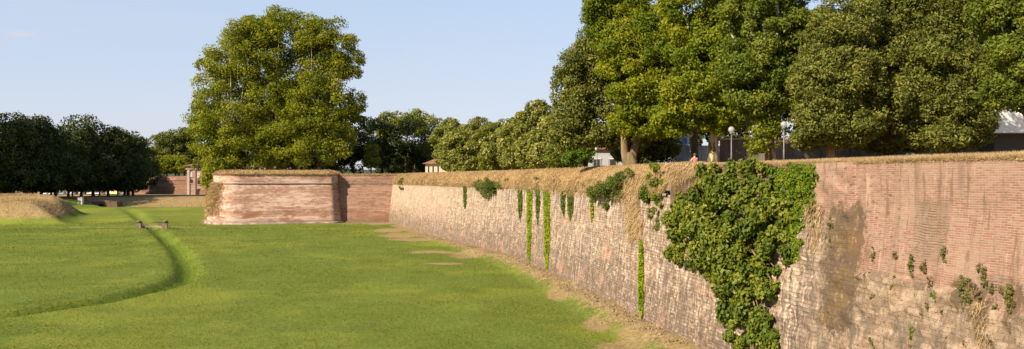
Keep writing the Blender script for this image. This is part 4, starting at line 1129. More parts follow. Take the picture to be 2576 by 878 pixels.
for i, (px, Y, y0, y1, lab) in enumerate([(1640, 90, 255, 402, 'low dull green tree between the forked trunk and the grey shed'), (1575, 88, 345, 405, 'low dull green bushy tree just left of the forked trunk')]):
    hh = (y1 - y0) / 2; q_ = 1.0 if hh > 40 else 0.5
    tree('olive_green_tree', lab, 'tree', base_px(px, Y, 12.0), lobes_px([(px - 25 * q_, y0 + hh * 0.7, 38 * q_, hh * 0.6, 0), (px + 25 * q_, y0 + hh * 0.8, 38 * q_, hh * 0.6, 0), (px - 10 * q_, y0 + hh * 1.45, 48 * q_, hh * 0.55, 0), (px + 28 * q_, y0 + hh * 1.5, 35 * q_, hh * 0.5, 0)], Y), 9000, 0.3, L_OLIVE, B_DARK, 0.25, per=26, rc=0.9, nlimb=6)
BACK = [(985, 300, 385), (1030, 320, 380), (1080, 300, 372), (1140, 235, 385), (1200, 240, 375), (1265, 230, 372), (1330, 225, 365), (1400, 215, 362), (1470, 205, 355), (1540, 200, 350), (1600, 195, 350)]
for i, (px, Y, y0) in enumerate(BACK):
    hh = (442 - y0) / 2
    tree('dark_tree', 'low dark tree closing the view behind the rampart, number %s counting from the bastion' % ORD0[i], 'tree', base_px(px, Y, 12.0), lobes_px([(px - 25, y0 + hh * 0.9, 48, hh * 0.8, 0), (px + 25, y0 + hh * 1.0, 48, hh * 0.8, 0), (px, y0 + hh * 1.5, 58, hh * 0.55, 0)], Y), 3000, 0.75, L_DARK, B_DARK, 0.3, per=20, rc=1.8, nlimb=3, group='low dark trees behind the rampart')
# ---- left rows: three prototypes then copies
def proto_tree(name, hgt, rad, nleaf, lmat, size, seed):
    lob = [(0, 0, hgt * 0.56, rad, rad, hgt * 0.34), (rad * 0.2, -rad * 0.2, hgt * 0.80, rad * 0.62, rad * 0.62, hgt * 0.20), (-rad * 0.35, 0.2 * rad, hgt * 0.40, rad * 0.95, rad * 0.95, hgt * 0.26), (rad * 0.4, 0, hgt * 0.34, rad * 0.9, rad * 0.9, hgt * 0.22)]
    t = tree(name, 'x', 'tree', (0, 0, 0), lob, nleaf, size, lmat, B_DARK, 0.42, per=26, rc=rad * 0.33, nlimb=8, fork_z=hgt * 0.3)
    return t
def copy_thing(src, loc, rz=0, sc=1.0):
    c = src.copy(); COL.objects.link(c)
    c.location = loc; c.rotation_euler = (0, 0, rz); c.scale = (sc, sc, sc) if not isinstance(sc, tuple) else sc
    for ch in src.children:
        k = ch.copy(); COL.objects.link(k); k.parent = c
        for g in ch.children:
            g2 = g.copy(); COL.objects.link(g2); g2.parent = k
    return c
protos = [proto_tree('lime_tree', 20, 7.6, 9000, L_LIME_SHADE, 0.62, 1), proto_tree('lime_tree', 20, 7.0, 9000, L_LIME_SHADE, 0.62, 2), proto_tree('lime_tree', 20, 8.0, 9000, L_LIME_SHADE, 0.62, 3)]
ORD = ['first', 'second', 'third', 'fourth', 'fifth', 'sixth', 'seventh', 'eighth', 'ninth', 'tenth', 'eleventh', 'twelfth']
# (px, Y, top row)
LEFT = [(18, 264, 288), (62, 270, 292), (104, 276, 306), (140, 282, 318), (172, 290, 330), (205, 298, 318), (234, 302, 294), (272, 308, 322), (314, 316, 328), (322, 326, 336), (334, 334, 346)]
used = [0, 0, 0]
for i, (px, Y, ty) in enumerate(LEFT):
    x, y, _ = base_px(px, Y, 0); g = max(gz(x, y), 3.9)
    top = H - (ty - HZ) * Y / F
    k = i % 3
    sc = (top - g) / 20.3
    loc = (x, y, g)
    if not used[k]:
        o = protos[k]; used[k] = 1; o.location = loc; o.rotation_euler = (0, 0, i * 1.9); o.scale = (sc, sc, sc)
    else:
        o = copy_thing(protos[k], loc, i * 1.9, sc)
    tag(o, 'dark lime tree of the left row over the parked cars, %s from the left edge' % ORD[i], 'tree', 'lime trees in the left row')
# continuation of the rows outside the frame on the left (they shade the row in view)
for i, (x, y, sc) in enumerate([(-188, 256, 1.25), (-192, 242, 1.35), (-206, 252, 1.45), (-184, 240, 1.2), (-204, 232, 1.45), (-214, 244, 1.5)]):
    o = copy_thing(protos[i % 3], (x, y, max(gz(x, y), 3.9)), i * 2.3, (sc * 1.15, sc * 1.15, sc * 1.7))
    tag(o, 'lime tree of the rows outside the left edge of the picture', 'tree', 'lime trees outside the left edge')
for i, (px, Y) in enumerate([(-6, 285), (36, 290), (82, 296), (128, 302), (182, 312), (250, 326), (296, 334), (262, 366), (290, 371)]):  # last two stand unseen behind the rows, added to shade the far wall
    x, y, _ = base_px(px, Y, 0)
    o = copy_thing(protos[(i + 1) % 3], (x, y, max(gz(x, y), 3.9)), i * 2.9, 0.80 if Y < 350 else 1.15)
    tag(o, 'dark lime tree of the second row and behind, half or wholly hidden by the left row', 'tree', 'lime trees of the second row')
# trees on and behind the far wall
mid = proto_tree('park_tree', 20, 6.4, 6500, L_OLIVE, 0.75, 5)
for i, (px, Y, ty, by) in enumerate([(412, 395, 335, 440), (450, 400, 322, 440), (485, 405, 335, 440)]):
    Y += 45; x, y, zb = at(px, by, Y); top = H - (ty - HZ) * Y / F; sc = (top - zb) / 19.6
    o = mid if i == 0 else copy_thing(mid, (x, y, zb), i * 2.1, (sc * 1.15, sc * 1.15, sc))
    o.location = (x, y, zb); o.scale = (sc * 1.15, sc * 1.15, sc)
    tag(o, ['tall tree behind the far wall, next to the dark row', 'tallest tree behind the far wall, in the middle', 'tall tree behind the far gatehouse roof'][i], 'tree', 'tall trees behind the far wall')
low = proto_tree('clipped_tree', 9.5, 4.0, 3500, L_PLANE, 0.7, 6)
for i, px in enumerate((398, 420, 442, 464)):
    x, y, zb = at(px, 441, 400)
    o = low if i == 0 else copy_thing(low, (x, y, zb), i * 1.7, 1.0)
    o.location = (x, y, zb)
    tag(o, 'low sunlit tree in the row on the far wall, %s from the left' % ORD[i], 'tree', 'low trees on the far wall')
# lit shrubs and hedge behind the cars
hed = proto_tree('hedge_tree', 7, 4.2, 1800, L_PLANE, 0.7, 8)
for i, px in enumerate((120, 190, 215, 245, 285, 325)):
    x, y, _ = base_px(px, 372 + (i % 2) * 8, 0)
    o = hed if i == 0 else copy_thing(hed, (x, y, 3.9), i * 1.3, 1.0)
    o.location = (x, y, 3.9)
    tag(o, 'sunlit shrub seen under the dark row behind the parked cars, %s from the left' % ORD[i], 'shrub', 'sunlit shrubs behind the car park')

# ------------------------------------------------------------------ far wall and gatehouse
FWZ = 3.6
FW = Plan([at(290, 497, 400)[:2], at(372, 497, 388)[:2], at(472, 497, 373)[:2]], 0.6)
far_wall = thing('far_wall', 'distant brown rampart wall with tree shadows left of the gatehouse', 'wall')
fs = np.arange(0, FW.s[-1], 0.8)
fin = lambda z: np.clip(z - FWZ, -1, 7) * 0.22
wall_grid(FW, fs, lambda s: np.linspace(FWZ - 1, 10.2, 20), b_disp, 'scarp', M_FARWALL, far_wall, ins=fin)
fi = 6.6 * 0.22
ribbon(FW, fs, [(fi - 0.0, 10.1), (fi - 0.25, 10.15), (fi - 0.25, 10.4), (fi, 10.45), (fi + 0.3, 11.8), (fi + 0.9, 12.2), (fi + 2, 12.4), (fi + 10, 12.4)], 'parapet', M_FARWALL, far_wall)
FW2 = Plan([at(500, 497, 369)[:2], at(540, 498, 345)[:2], at(590, 500, 315)[:2]], 0.6)
far_wall2 = thing('far_wall', 'distant brown rampart wall between the gatehouse and the bastion', 'wall')
fs2 = np.arange(0, FW2.s[-1], 0.8)
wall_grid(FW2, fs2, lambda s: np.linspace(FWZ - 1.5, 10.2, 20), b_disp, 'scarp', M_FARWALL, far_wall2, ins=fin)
ribbon(FW2, fs2, [(fi - 0.0, 10.1), (fi - 0.25, 10.15), (fi - 0.25, 10.4), (fi, 10.45), (fi + 0.3, 11.8), (fi + 0.9, 12.3), (fi + 2, 12.6), (fi + 10, 12.6)], 'parapet', M_FARWALL, far_wall2)

m_gbrick = plain('gate_brick', (0.34, 0.22, 0.165), 0.9, 0.1, sc=1.0, var=0.2)
m_gstone = plain('gate_stone', (0.42, 0.33, 0.25), 0.9, 0.1, sc=0.8, var=0.15)
m_tile = plain('roof_tiles', (0.20, 0.10, 0.062), 0.9, 0.1, sc=1.5, var=0.3)
m_darkin = plain('dark_opening', (0.03, 0.028, 0.026), 0.9)
m_white = plain('white_stone', (0.48, 0.45, 0.40), 0.8, 0.1, var=0.06)
gx0, gy0, _ = at(470, 495, 368)
gate = thing('gatehouse', 'brick city gatehouse with red hipped roof at the far end of the moat', 'gatehouse', (gx0, gy0, FWZ), math.radians(8))
gate.scale = (1.115, 1.115, 1.05)
mb = MB().box(0, 26, 0, 14, -1, 11.2); mb.build('wall', m_gbrick, gate)
mb = MB().box(-0.5, 26.5, -0.5, 14.5, 11.2, 11.6).box(-0.2, 26.2, -0.2, 14.2, 11.6, 12.4).box(-0.9, 26.9, -0.9, 14.9, 12.4, 12.8); mb.build('cornice', m_gstone, gate)
bm = MB()
a = [bm.bm.verts.new(p) for p in ((-1.2, -1.2, 12.8), (27.2, -1.2, 12.8), (27.2, 15.2, 12.8), (-1.2, 15.2, 12.8), (6.5, 7, 15.3), (19.5, 7, 15.3))]
for f in ((0, 1, 5, 4), (1, 2, 5), (2, 3, 4, 5), (3, 0, 4), (3, 2, 1, 0)): bm.bm.faces.new([a[i] for i in f])
bm.build('roof', m_tile, gate)
for xx in (0.2, 2.6, 5.8): MB().box(xx, xx + 0.9, -0.28, 0.0, -1, 11.2).build('pilaster', m_gbrick if xx > 1 else m_gstone, gate)
def arch(w, h, n=8):
    return [(-w, 0), (w, 0)] + [(w * math.cos(math.pi * k / n), h + w * math.sin(math.pi * k / n)) for k in range(n + 1)]
for (xx, zz, w, h, mt, nm) in ((1.85, 5.2, 0.45, 1.2, m_darkin, 'window'), (1.85, 8.0, 0.4, 1.6, m_white, 'window'), (4.7, 4.6, 0.5, 1.8, m_darkin, 'window'), (4.7, 7.6, 0.5, 1.8, m_white, 'window'), (4.7, -0.6, 0.75, 2.6, m_darkin, 'doorway'), (10, 5, 0.6, 2, m_darkin, 'window')):
    MB().prism([(xx + p[0], zz + p[1]) for p in arch(w, h)], -0.12, 0.02).build(nm, mt, gate)
    MB().box(xx - w - 0.2, xx + w + 0.2, -0.22, 0.0, zz - 0.25, zz - 0.03).build('sill', m_gstone, gate)

# ------------------------------------------------------------------ small footbridge
fx, fy, _ = at(388, 574, 178)
fb = thing('footbridge', 'small stone footbridge with block piers and iron rails crossing the ditch', 'bridge', (fx, fy, 0.1), math.radians(2))
m_bst = plain('bridge_stone', (0.26, 0.19, 0.135), 0.95, 0.05, sc=1.6, var=0.35)
m_bst2 = plain('bridge_pier_stone', (0.17, 0.125, 0.09), 0.95, 0.05, sc=1.6, var=0.3)
m_iron = plain('rusty_iron', (0.16, 0.085, 0.05), 0.8, 0.2)
MB().box(-2.35, 2.35, -0.9, 0.9, 0.10, 0.42).build('deck', m_bst, fb)
for sx in (-1, 1):
    MB().box(sx * 2.9 - 0.55, sx * 2.9 + 0.55, -1.45, -0.9, -1.3, 1.35, 0.03).lathe([(0.60, 1.35), (0.56, 1.5), (0.40, 1.62), (0.05, 1.7)], 10, (sx * 2.9, -1.17, 0)).build('pier', m_bst2, fb)
    MB().box(sx * 2.0 - 0.32, sx * 2.0 + 0.30, -0.9, 0.9, -1.3, 0.1).build('abutment', m_bst, fb)
for sy in (-1,):
    MB().tube([(-2.3, sy * 1.1, 1.25), (2.3, sy * 1.1, 1.18)], [0.07, 0.07], 6).tube([(-2.3, sy * 1.1, 1.3), (-0.8, sy * 1.1, 0.42)], [0.04, 0.04], 6).tube([(0.1, sy * 1.1, 1.32), (2.2, sy * 1.1, 0.42)], [0.04, 0.04], 6).build('railing', m_iron, fb)
# low kerb of the path leading to the bridge
kb = [at(p, 571, 183.5) for p in (175, 230, 290, 348)] ; kb2 = [at(p, 571.5, 182.5) for p in (430, 470, 520)]
m_kerb = plain('path_edge', (0.22, 0.17, 0.08), 0.95, 0.05, sc=0.8, var=0.3)
def path_strip(pts, w, name):
    V = []; Fc = []
    pts = catmull([p[:2] for p in pts], 1.0)
    for i, (x, y) in enumerate(pts):
        g = gz(x, y) + 0.05; g2 = gz(x, y + w) + 0.05
        V += [(x, y, g - 0.5), (x, y, g), (x, y + w, g2), (x, y + w, g2 - 0.5)]
    for i in range(len(pts) - 1):
        for k in range(3): Fc.append((4 * i + k, 4 * i + 4 + k, 4 * i + 5 + k, 4 * i + 1 + k))
    tag(obj(name, np_mesh(name, V, Fc), m_kerb), kind='structure')
path_strip(kb, 0.6, 'path'); path_strip(kb2, 0.5, 'path')

# ------------------------------------------------------------------ culvert bridge and block, far left in the shade
cx, cy, _ = at(258, 500, 268)
cu = thing('culvert_bridge', 'low brown brick bridge with one arch in the shade of the dark row', 'bridge', (cx, cy, 1.4), math.radians(0))
ap = arch(1.1, 0.15, 10)
prof = [(-5.5, -1.5), (-1.1, -1.5)] + [(1.1 * math.cos(math.pi * (1 - k / 10)), 0.1 + 1.1 * math.sin(math.pi * (1 - k / 10))) for k in range(11)] + [(1.1, -1.5), (5.5, -1.5), (5.2, 1.9), (2.8, 2.25), (-2.8, 2.25), (-5.2, 2.7)]
MB().prism(prof, -0.8, 3.0).build('masonry', M_FARWALL, cu)
MB().box(-2.9, 2.9, -0.95, -0.8, 2.05, 2.3).build('coping', m_gbrick, cu)
bx_, by_, _ = at(203, 505, 262)
blk = thing('stone_block', 'pale square stone block standing in the shade on the far bank', 'block', (bx_, by_, gz(bx_, by_)))
MB().box(-0.75, 0.75, -0.5, 0.5, -0.4, 1.9, 0.03).build('body', m_white, blk); MB().box(-0.85, 0.85, -0.6, 0.6, 1.9, 2.1).build('cap', m_gstone, blk)

# ------------------------------------------------------------------ parked cars
m_glass = plain('car_glass', (0.10, 0.13, 0.16), 0.12, 0.6); m_tyre = plain('tyre_rubber', (0.02, 0.02, 0.02), 0.9); m_lamp = plain('lamp_glass', (0.8, 0.8, 0.75), 0.2, 0.5)
def car(name, label, loc, rz, col, van=False):
    t = thing(name, label, 'van' if van else 'car', loc, rz, 'vehicles parked under the left row')
    mc = plain(name + '_paint', col, 0.3, 0.5, var=0.03)
    L, Wd = (2.1, 0.86) if not van else (2.6, 1.0)
    hb = 0.85 if not van else 1.1; ht = 1.45 if not van else 2.3
    MB().prism([(-L, 0.35), (-L, hb - 0.1), (-L + 0.15, hb), (L - 0.9, hb), (L - 0.1, hb - 0.18), (L, 0.55), (L, 0.35)], -Wd, Wd).build('body', mc, t)
    a_, b_, c_, d_ = (-L + 0.15, -L + 0.6, L - 2.0, L - 1.1) if not van else (-L + 0.02, -L + 0.1, L - 1.3, L - 0.7)
    MB().prism([(a_, hb + 0.003), (b_, ht - 0.08), (c_, ht - 0.08), (d_, hb + 0.003)], -Wd + 0.1, Wd - 0.1).build('windows', m_glass if not van else mc, t)
    MB().box(b_ - 0.02, c_ + 0.04, -Wd + 0.1, Wd - 0.1, ht - 0.08, ht).build('roof', mc, t)
    for sx in (-L + 0.75, L - 0.75):
        for sy in (-1, 1):
            w = MB().tube([(sx, sy * (Wd - 0.15), 0.32), (sx, sy * (Wd + 0.02), 0.32)], [0.32, 0.32], 12).build('wheel', m_tyre, t)
            MB().tube([(sx, sy * (Wd + 0.021), 0.32), (sx, sy * (Wd + 0.035), 0.32)], [0.19, 0.17], 10).build('rim', m_lamp, w)
    for sy in (-1, 1): MB().box(L - 0.06, L + 0.012, sy * 0.62 - 0.16, sy * 0.62 + 0.16, 0.58, 0.70).build('headlight', m_lamp, t)
    return t
CARS = [(118, 492, (0.75, 0.76, 0.78), 'white car parked leftmost under the dark row'), (137, 491, (0.55, 0.58, 0.62), 'silver car parked just left of a trunk under the row'), (158, 491, (0.30, 0.36, 0.42), 'grey blue car among the parked cars'),
        (172, 490, (0.72, 0.74, 0.76), 'white car in the middle of the parked cars'), (188, 491, (0.20, 0.30, 0.38), 'dark teal car among the parked cars'), (202, 490, (0.50, 0.60, 0.66), 'pale blue car right of the teal car'),
        (232, 490, (0.62, 0.62, 0.62), 'light grey car right of the wide trunk'), (252, 490, (0.75, 0.75, 0.74), 'white car behind the arched bridge'), (312, 492, (0.22, 0.30, 0.50), 'blue car rightmost under the row')]
for i, (px, py, c, lab) in enumerate(CARS):
    Y = 345 + (i * 7) % 12
    x, y, _ = at(px, py, Y)
    car('parked_car', lab, (x, y, 4.15), math.radians(-90 + (i * 37) % 25 - 12) if i % 3 else math.radians(175), c)
x, y, _ = at(288, 490, 352)
car('parked_van', 'yellowish white van parked under the right end of the dark row', (x, y, 4.1), math.radians(170), (0.80, 0.68, 0.28), True)
# pale building strip behind the cars
bx0, by0, _ = at(225, 490, 405)
lb = thing('low_building', 'pale low building glimpsed between trunks behind the parked cars', 'building', (bx0, by0, 3.9))
MB().box(-22, 22, 0, 8, -1, 3.4).build('wall', m_gstone, lb)
MB().prism([(-22.5, 3.4), (22.5, 3.4), (20, 5.0), (-20, 5.0)], -0.5, 8.5).build('roof', m_tile, lb)
for xx in (-15, -7, 2, 9, 16): MB().box(xx, xx + 1.4, -0.06, 0.0, 0.8, 2.4).build('window', m_darkin, lb)

# ------------------------------------------------------------------ houses on the rampart
m_cream = plain('cream_plaster', (0.48, 0.39, 0.28), 0.9, 0.1, sc=1, var=0.06)
m_shadewhite = plain('shade_greyed_plaster', (0.34, 0.33, 0.325), 0.9, 0.1, sc=1, var=0.06)  # white plaster greyed, the shade on the house is in its colour
hx, hy, _ = at(1093, 430, 190)
h1 = thing('small_house', 'small cream house with narrow slit windows and red tiled roof beyond the wall', 'house', (hx, hy, 12.0), math.radians(-4))
MB().box(-2.2, 6.5, 0, 7, -0.5, 2.6).build('wall', m_cream, h1)
bm = MB(); a = [bm.bm.verts.new(p) for p in ((-2.9, -0.7, 2.6), (7.2, -0.7, 2.6), (7.2, 7.7, 2.6), (-2.9, 7.7, 2.6), (1.4, 3.5, 4.6), (4.0, 3.5, 4.6))]
for f in ((0, 1, 5, 4), (1, 2, 5), (2, 3, 4, 5), (3, 0, 4), (3, 2, 1, 0)): bm.bm.faces.new([a[i] for i in f])
bm.build('roof', m_tile, h1)
for xx in (-1.6, -0.5, 0.7): MB().box(xx, xx + 0.32, -0.05, 0.0, 0.3, 2.0).build('window', m_darkin, h1)
MB().box(4.4, 5.5, -0.05, 0.0, -0.3, 1.9).build('door', plain('brown_door', (0.16, 0.10, 0.06)), h1)
MB().tube([(3.6, -0.08, 0), (3.6, -0.08, 2.55)], [0.06, 0.06], 6).build('downpipe', m_darkin, h1)

hx, hy, _ = at(1520, 410, 128)
h2 = thing('white_house', 'white house with shuttered windows and red roof glimpsed behind the globe lamp', 'house', (hx, hy, 11.2), 0)
MB().box(-3.0, 3.6, 0, 7, -0.5, 4.55).build('wall', m_shadewhite, h2)
MB().prism([(-3.6, 4.55), (4.2, 4.55), (3.6, 6.2), (-3.0, 6.2)], -0.6, 7.6).build('roof', m_tile, h2)
for xx in (-1.2, 1.4):
    w = MB().box(xx - 0.45, xx + 0.45, -0.05, 0.0, 1.2, 2.9).build('window', m_darkin, h2)
    MB().box(xx - 0.75, xx + 0.75, -0.12, 0.0, 2.95, 3.15).build('lintel', m_white, w)
    for s_ in (-1, 1): MB().box(xx + s_ * 0.62 - 0.14, xx + s_ * 0.62 + 0.14, -0.06, 0.0, 1.2, 2.9).build('shutter', plain('grey_shutter', (0.22, 0.22, 0.22)), w)

# grey shed with blue box
m_shed = bark_mat('stained_render', (0.22, 0.20, 0.19), (0.40, 0.38, 0.365), 0.9, 0.35, 0.65)
sx, sy, _ = at(1700, 405, 93)
sh = thing('grey_shed', 'grey rendered shed with stained walls behind the first globe lamp', 'shed', (sx, sy, 12.0), math.radians(-3))
MB().box(0, 6.1, 0, 4, -0.3, 2.9).build('wall', m_shed, sh)
MB().box(-0.08, 1.5, -0.08, 1.5, 2.91, 4.1).build('tank', plain('blue_white_panel', (0.55, 0.60, 0.66)), sh)
MB().box(0.75, 1.3, -0.11, -0.085, 3.1, 3.8).build('window', plain('blue_pane', (0.12, 0.22, 0.36), 0.3), sh)
MB().box(-0.15, 1.6, -0.15, 1.6, 4.11, 4.22).build('tank_lid', m_white, sh)
# long rendered wall behind the right trees
m_gw = bark_mat('shade_darkened_render', (0.08, 0.065, 0.052), (0.16, 0.13, 0.10), 0.7, 0.35, 0.65)  # render darkened to carry the shade under the trees
lx, ly, _ = at(1880, 390, 76)
lw = thing('garden_wall', 'old stained wall in the shade behind the trunks of the right hand trees', 'wall', (lx, ly, 12.0), math.radians(-6))
MB().box(-2.5, 21, 0, 0.5, -0.3, 2.75).build('masonry', m_gw, lw)
MB().box(-2.6, 21.1, -0.1, 0.6, 2.75, 2.9).build('coping', m_gbrick, lw)
for xx in (3.5, 9.5, 15.5): MB().box(xx, xx + 0.6, -0.2, 0.0, -0.3, 2.7).build('buttress', m_gw, lw)
# white building at the right edge
wx_, wy_, _ = at(2410, 380, 62)
m_blockw = Mat('grey_blockwork', 0.9, 0.1)
c_, f_ = m_blockw.brick(m_blockw.scale(m_blockw.node('ShaderNodeTexCoord').outputs['Object'], (1, 1, 1)), 1.2, 0.6, (0.17, 0.15, 0.14), (0.20, 0.18, 0.165), (0.10, 0.09, 0.08), 0.02)
m_blockw.color(c_)
wb = thing('white_building', 'grey block building with an overhanging white upper storey at the right edge', 'building', (wx_, wy_, 12.0), math.radians(-4))
MB().box(-2, 12, 0.0, 9, -0.3, 2.5).build('lower_wall', m_blockw.m, wb)
MB().box(-1.2, 12, -1.5, 9, 2.5, 6.6).build('upper_wall', plain('white_render', (0.82, 0.77, 0.70), 0.9, 0.1, var=0.03), wb)
MB().box(-1.5, 12.3, -1.8, 9.3, 6.6, 6.85).build('roof', m_gstone, wb)
for xx in (1.5, 5.0): MB().box(xx, xx + 1.2, -0.04, 0.0, 0.9, 2.0).build('window', m_darkin, wb)

# ------------------------------------------------------------------ globe lamps
m_pole = plain('grey_pole', (0.13, 0.125, 0.115), 0.5, 0.4)
m_globe = Mat('globe_glass', 0.12, 0.5); m_globe.color((0.42, 0.41, 0.40)); m_globe.b.inputs['Alpha'].default_value = 0.6; m_globe = m_globe.m
m_globe2 = Mat('white_globe', 0.3, 0.5); m_globe2.color((0.88, 0.88, 0.86)); m_globe2 = m_globe2.m
def lamp(px, py, Y, r_px, label, mt, basez):
    x, y, z = at(px, py, Y); r = r_px * Y / F
    t = thing('globe_lamp', label, 'street lamp', (x, y, basez), 0, 'globe lamps along the rampart')
    hp = z - r - basez
    MB().lathe([(0.07, 0), (0.065, 0.9), (0.05, 1.0), (0.04, hp - 0.12)], 10).build('pole', m_pole, t)
    MB().lathe([(0.06, hp - 0.12), (0.13, hp - 0.06), (0.14, hp + r * 0.12), (0.10, hp + r * 0.14)], 12).build('collar', m_pole, t)
    n = 10
    MB().lathe([(max(0.01, r * math.sin(math.pi * k / n)), hp + r - r * math.cos(math.pi * k / n)) for k in range(n + 1)], 18).build('globe', mt, t)
lamp(1737, 338, 63, 7.2, 'clear globe lamp in front of the grey shed', m_globe, 12.0)
lamp(1840, 326, 57.5, 8.0, 'clear globe lamp between the two cream plane trunks', m_globe, 12.0)
lamp(1972, 313, 52.5, 8.0, 'globe lamp on a dark pole right of the thick cream trunk', m_globe, 12.0)
lamp(1502, 374, 88, 5.2, 'white globe lamp in front of the white house', m_globe2, 12.0)
lamp(692, 420, 207, 3.4, 'tiny white globe lamp under the bastion plane trees', m_globe2, 12.9)

# ------------------------------------------------------------------ person sitting behind the wall crest
def person():
    x, y, _ = at(1747, 400, 61.5)
    t = thing('person', 'person in a pink top sitting on the rampart grass below the first globe lamp', 'person', (x, y, 12.0), math.radians(20))
    J = {'pelvis': (0, 0, 0.14), 'waist': (0, -0.03, 0.32), 'chest': (0, -0.05, 0.52), 'neck': (0, -0.04, 0.66), 'head': (0, -0.02, 0.80), 'crown': (0, -0.01, 0.90)}
    R = {'pelvis': .15, 'waist': .13, 'chest': .15, 'neck': .055, 'head': .095, 'crown': .07}
    E = [('pelvis', 'waist'), ('waist', 'chest'), ('chest', 'neck'), ('neck', 'head'), ('head', 'crown')]
    for s, n in ((-1, 'l'), (1, 'r')):
        J.update({n + 'sh': (s * .19, -.04, .58), n + 'el': (s * .26, .10, .36), n + 'wr': (s * .18, .32, .32), n + 'hand': (s * .15, .40, .34),
                  n + 'hip': (s * .10, .04, .12), n + 'kn': (s * .16, .45, .42), n + 'an': (s * .15, .72, .06), n + 'toe': (s * .16, .88, .04)})
        R.update({n + 'sh': .07, n + 'el': .045, n + 'wr': .035, n + 'hand': .04, n + 'hip': .10, n + 'kn': .065, n + 'an': .045, n + 'toe': .035})
        E += [('chest', n + 'sh'), (n + 'sh', n + 'el'), (n + 'el', n + 'wr'), (n + 'wr', n + 'hand'), ('pelvis', n + 'hip'), (n + 'hip', n + 'kn'), (n + 'kn', n + 'an'), (n + 'an', n + 'toe')]
    def skinned(name, keys, mat, grow=0.0):
        me = bpy.data.meshes.new(name)
        ks = [k for k in J if k in keys]; ix = {k: i for i, k in enumerate(ks)}
        me.from_pydata([J[k] for k in ks], [(ix[a], ix[b]) for a, b in E if a in ix and b in ix], [])
        o = obj(name, me, mat, t)
        md = o.modifiers.new('skin', 'SKIN'); md.use_smooth_shade = True
        for i, k in enumerate(ks): me.skin_vertices[0].data[i].radius = (R[k] + grow, R[k] + grow)
        me.skin_vertices[0].data[0].use_root = True
        o.modifiers.new('sub', 'SUBSURF').levels = 1
        return o
    skinned('body', set(J), plain('skin', (0.55, 0.33, 0.24), 0.6))
    skinned('shirt', {'pelvis', 'waist', 'chest', 'lsh', 'rsh', 'lel', 'rel'}, plain('pink_cloth', (0.62, 0.22, 0.20), 0.9), 0.015)
    skinned('trousers', {'pelvis', 'lhip', 'rhip', 'lkn', 'rkn', 'lan', 'ran'}, plain('dark_cloth', (0.06, 0.07, 0.10), 0.9), 0.012)
    MB().lathe([(0.02, 0.74), (0.105, 0.78), (0.118, 0.86), (0.09, 0.95), (0.02, 0.985)], 12, (0, -0.045, 0)).build('hair', plain('brown_hair', (0.10, 0.06, 0.035), 0.8), t)
person()

# ------------------------------------------------------------------ far hill
def hill():
    xs = np.linspace(-5200, -600, 60); V = []; 
    for x in xs:
        h = 60 + 85 * math.exp(-((x + 3600) / 900) ** 2) + 60 * math.exp(-((x + 1500) / 700) ** 2) + 18 * math.sin(x * 0.006)
        for k, f in enumerate((0, 0.5, 0.85, 1.0, 0.6, 0)): V.append((x, 6200 + k * 350, h * f - 5))
    tag(obj('hill', np_mesh('hill', V, grid_faces(60, 6), None, True), plain('wooded_hill', (0.05, 0.07, 0.04), 0.95, 0.05, sc=0.004)), kind='structure')
hill()

# ------------------------------------------------------------------ sky, sun, camera
SUN_AZ = math.radians(50)     # light travels this far to the right of the view axis
SUN_EL = math.radians(33)
w = bpy.data.worlds.new('World'); SC.world = w; w.use_nodes = True
nt = w.node_tree; nt.nodes.clear()
sky = nt.nodes.new('ShaderNodeTexSky'); sky.sky_type = 'NISHITA'; sky.sun_disc = False
sky.sun_elevation = SUN_EL; sky.sun_rotation = math.pi + SUN_AZ
sky.air_density = 1.0; sky.dust_density = 0.6; sky.ozone_density = 3.0; sky.altitude = 0
bg = nt.nodes.new('ShaderNodeBackground'); bg.inputs[1].default_value = 0.08
out = nt.nodes.new('ShaderNodeOutputWorld')
tc = nt.nodes.new('ShaderNodeTexCoord'); sp = nt.nodes.new('ShaderNodeSeparateXYZ'); nt.links.new(tc.outputs['Generated'], sp.inputs[0])
rp = nt.nodes.new('ShaderNodeValToRGB'); nt.links.new(sp.outputs[2], rp.inputs[0])
while len(rp.color_ramp.elements) < 4: rp.color_ramp.elements.new(0.5)
for e, (p, c) in zip(rp.color_ramp.elements, [(0.0, (.325, .305, .345)), (0.09, (.31, .325, .385)), (0.22, (.27, .325, .405)), (0.7, (.10, .17, .31))]):
    e.position = p; e.color = (*c, 1)
sc_ = nt.nodes.new('ShaderNodeMix'); sc_.data_type = 'RGBA'; sc_.blend_type = 'MULTIPLY'; sc_.inputs[0].default_value = 1.0
nt.links.new(rp.outputs[0], sc_.inputs[6]); sc_.inputs[7].default_value = (12.5, 12.5, 12.5, 1)
mx = nt.nodes.new('ShaderNodeMix'); mx.data_type = 'RGBA'; mx.inputs[0].default_value = 0.75      # thin high haze over the clear sky
nt.links.new(sky.outputs[0], mx.inputs[6]); nt.links.new(sc_.outputs[2], mx.inputs[7])
def wmath(op, a, b=0.0):
    n = nt.nodes.new('ShaderNodeMath'); n.operation = op
    for k, v in ((0, a), (1, b)):
        if hasattr(v, 'is_output'): nt.links.new(v, n.inputs[k])
        else: n.inputs[k].default_value = v
    return n.outputs[0]
def wrange(x, a, b, lo, hi):
    n = nt.nodes.new('ShaderNodeMapRange'); n.interpolation_type = 'SMOOTHSTEP'; nt.links.new(x, n.inputs[0])
    for k, v in zip((1, 2, 3, 4), (a, b, lo, hi)): n.inputs[k].default_value = v
    return n.outputs[0]
mp = nt.nodes.new('ShaderNodeMapping'); nt.links.new(tc.outputs['Generated'], mp.inputs[0]); mp.inputs['Scale'].default_value = (2.2, 2.2, 14)
nz = nt.nodes.new('ShaderNodeTexNoise'); nt.links.new(mp.outputs[0], nz.inputs['Vector']); nz.inputs['Scale'].default_value = 1.0; nz.inputs['Detail'].default_value = 6
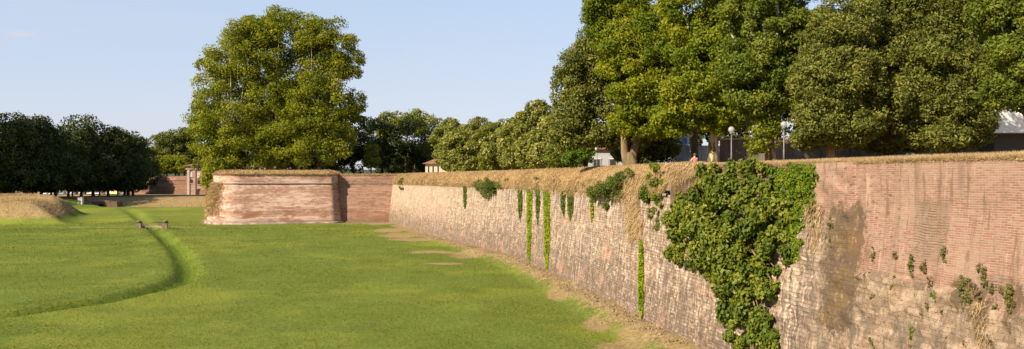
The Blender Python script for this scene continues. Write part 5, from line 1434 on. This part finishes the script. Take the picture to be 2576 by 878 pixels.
veil = wrange(nz.outputs['Fac'], 0.45, 0.72, 0.0, 0.22)
mp2 = nt.nodes.new('ShaderNodeMapping'); nt.links.new(tc.outputs['Generated'], mp2.inputs[0]); mp2.inputs['Scale'].default_value = (14, 14, 90)
nz2 = nt.nodes.new('ShaderNodeTexNoise'); nt.links.new(mp2.outputs[0], nz2.inputs['Vector']); nz2.inputs['Scale'].default_value = 1.0; nz2.inputs['Detail'].default_value = 7
dx_ = wmath('ABSOLUTE', wmath('SUBTRACT', wmath('DIVIDE', sp.outputs[0], sp.outputs[1]), -0.617))
dz_ = wmath('ABSOLUTE', wmath('SUBTRACT', wmath('DIVIDE', sp.outputs[2], sp.outputs[1]), 0.1815))
wisp = wmath('MULTIPLY', wmath('MULTIPLY', wrange(dx_, 0.0, 0.035, 1, 0), wrange(dz_, 0.0, 0.008, 1, 0)), wrange(nz2.outputs['Fac'], 0.3, 0.7, 0.1, 0.7))
wisp = wmath('MULTIPLY', wisp, wmath('GREATER_THAN', sp.outputs[1], 0.0))
cl_ = nt.nodes.new('ShaderNodeMix'); cl_.data_type = 'RGBA'
nt.links.new(wmath('MAXIMUM', veil, wisp), cl_.inputs[0]); nt.links.new(mx.outputs[2], cl_.inputs[6]); cl_.inputs[7].default_value = (4.3, 4.2, 4.5, 1)
nt.links.new(cl_.outputs[2], bg.inputs[0]); nt.links.new(bg.outputs[0], out.inputs[0])

sd = bpy.data.lights.new('sun', 'SUN'); sd.energy = 5.0; sd.angle = math.radians(0.5); sd.color = (1.0, 0.86, 0.68)
so = bpy.data.objects.new('sun', sd); COL.objects.link(so)
dirv = Vector((math.sin(SUN_AZ) * math.cos(SUN_EL), math.cos(SUN_AZ) * math.cos(SUN_EL), -math.sin(SUN_EL)))
so.rotation_euler = dirv.to_track_quat('-Z', 'Y').to_euler()
so.location = (-100, -100, 80)

cd = bpy.data.cameras.new('camera'); cd.sensor_width = 36.0; cd.lens = 36.0 * F / 2576.0
cd.shift_y = (450 - 439) / 2576.0; cd.clip_start = 0.1; cd.clip_end = 20000
co = bpy.data.objects.new('camera', cd); COL.objects.link(co)
co.location = (0, 0, H); co.rotation_euler = (math.radians(90), 0, 0)
SC.camera = co
SC.view_settings.view_transform = 'Standard'; SC.view_settings.look = 'None'
SC.view_settings.exposure = 1.12; SC.view_settings.gamma = 1.0
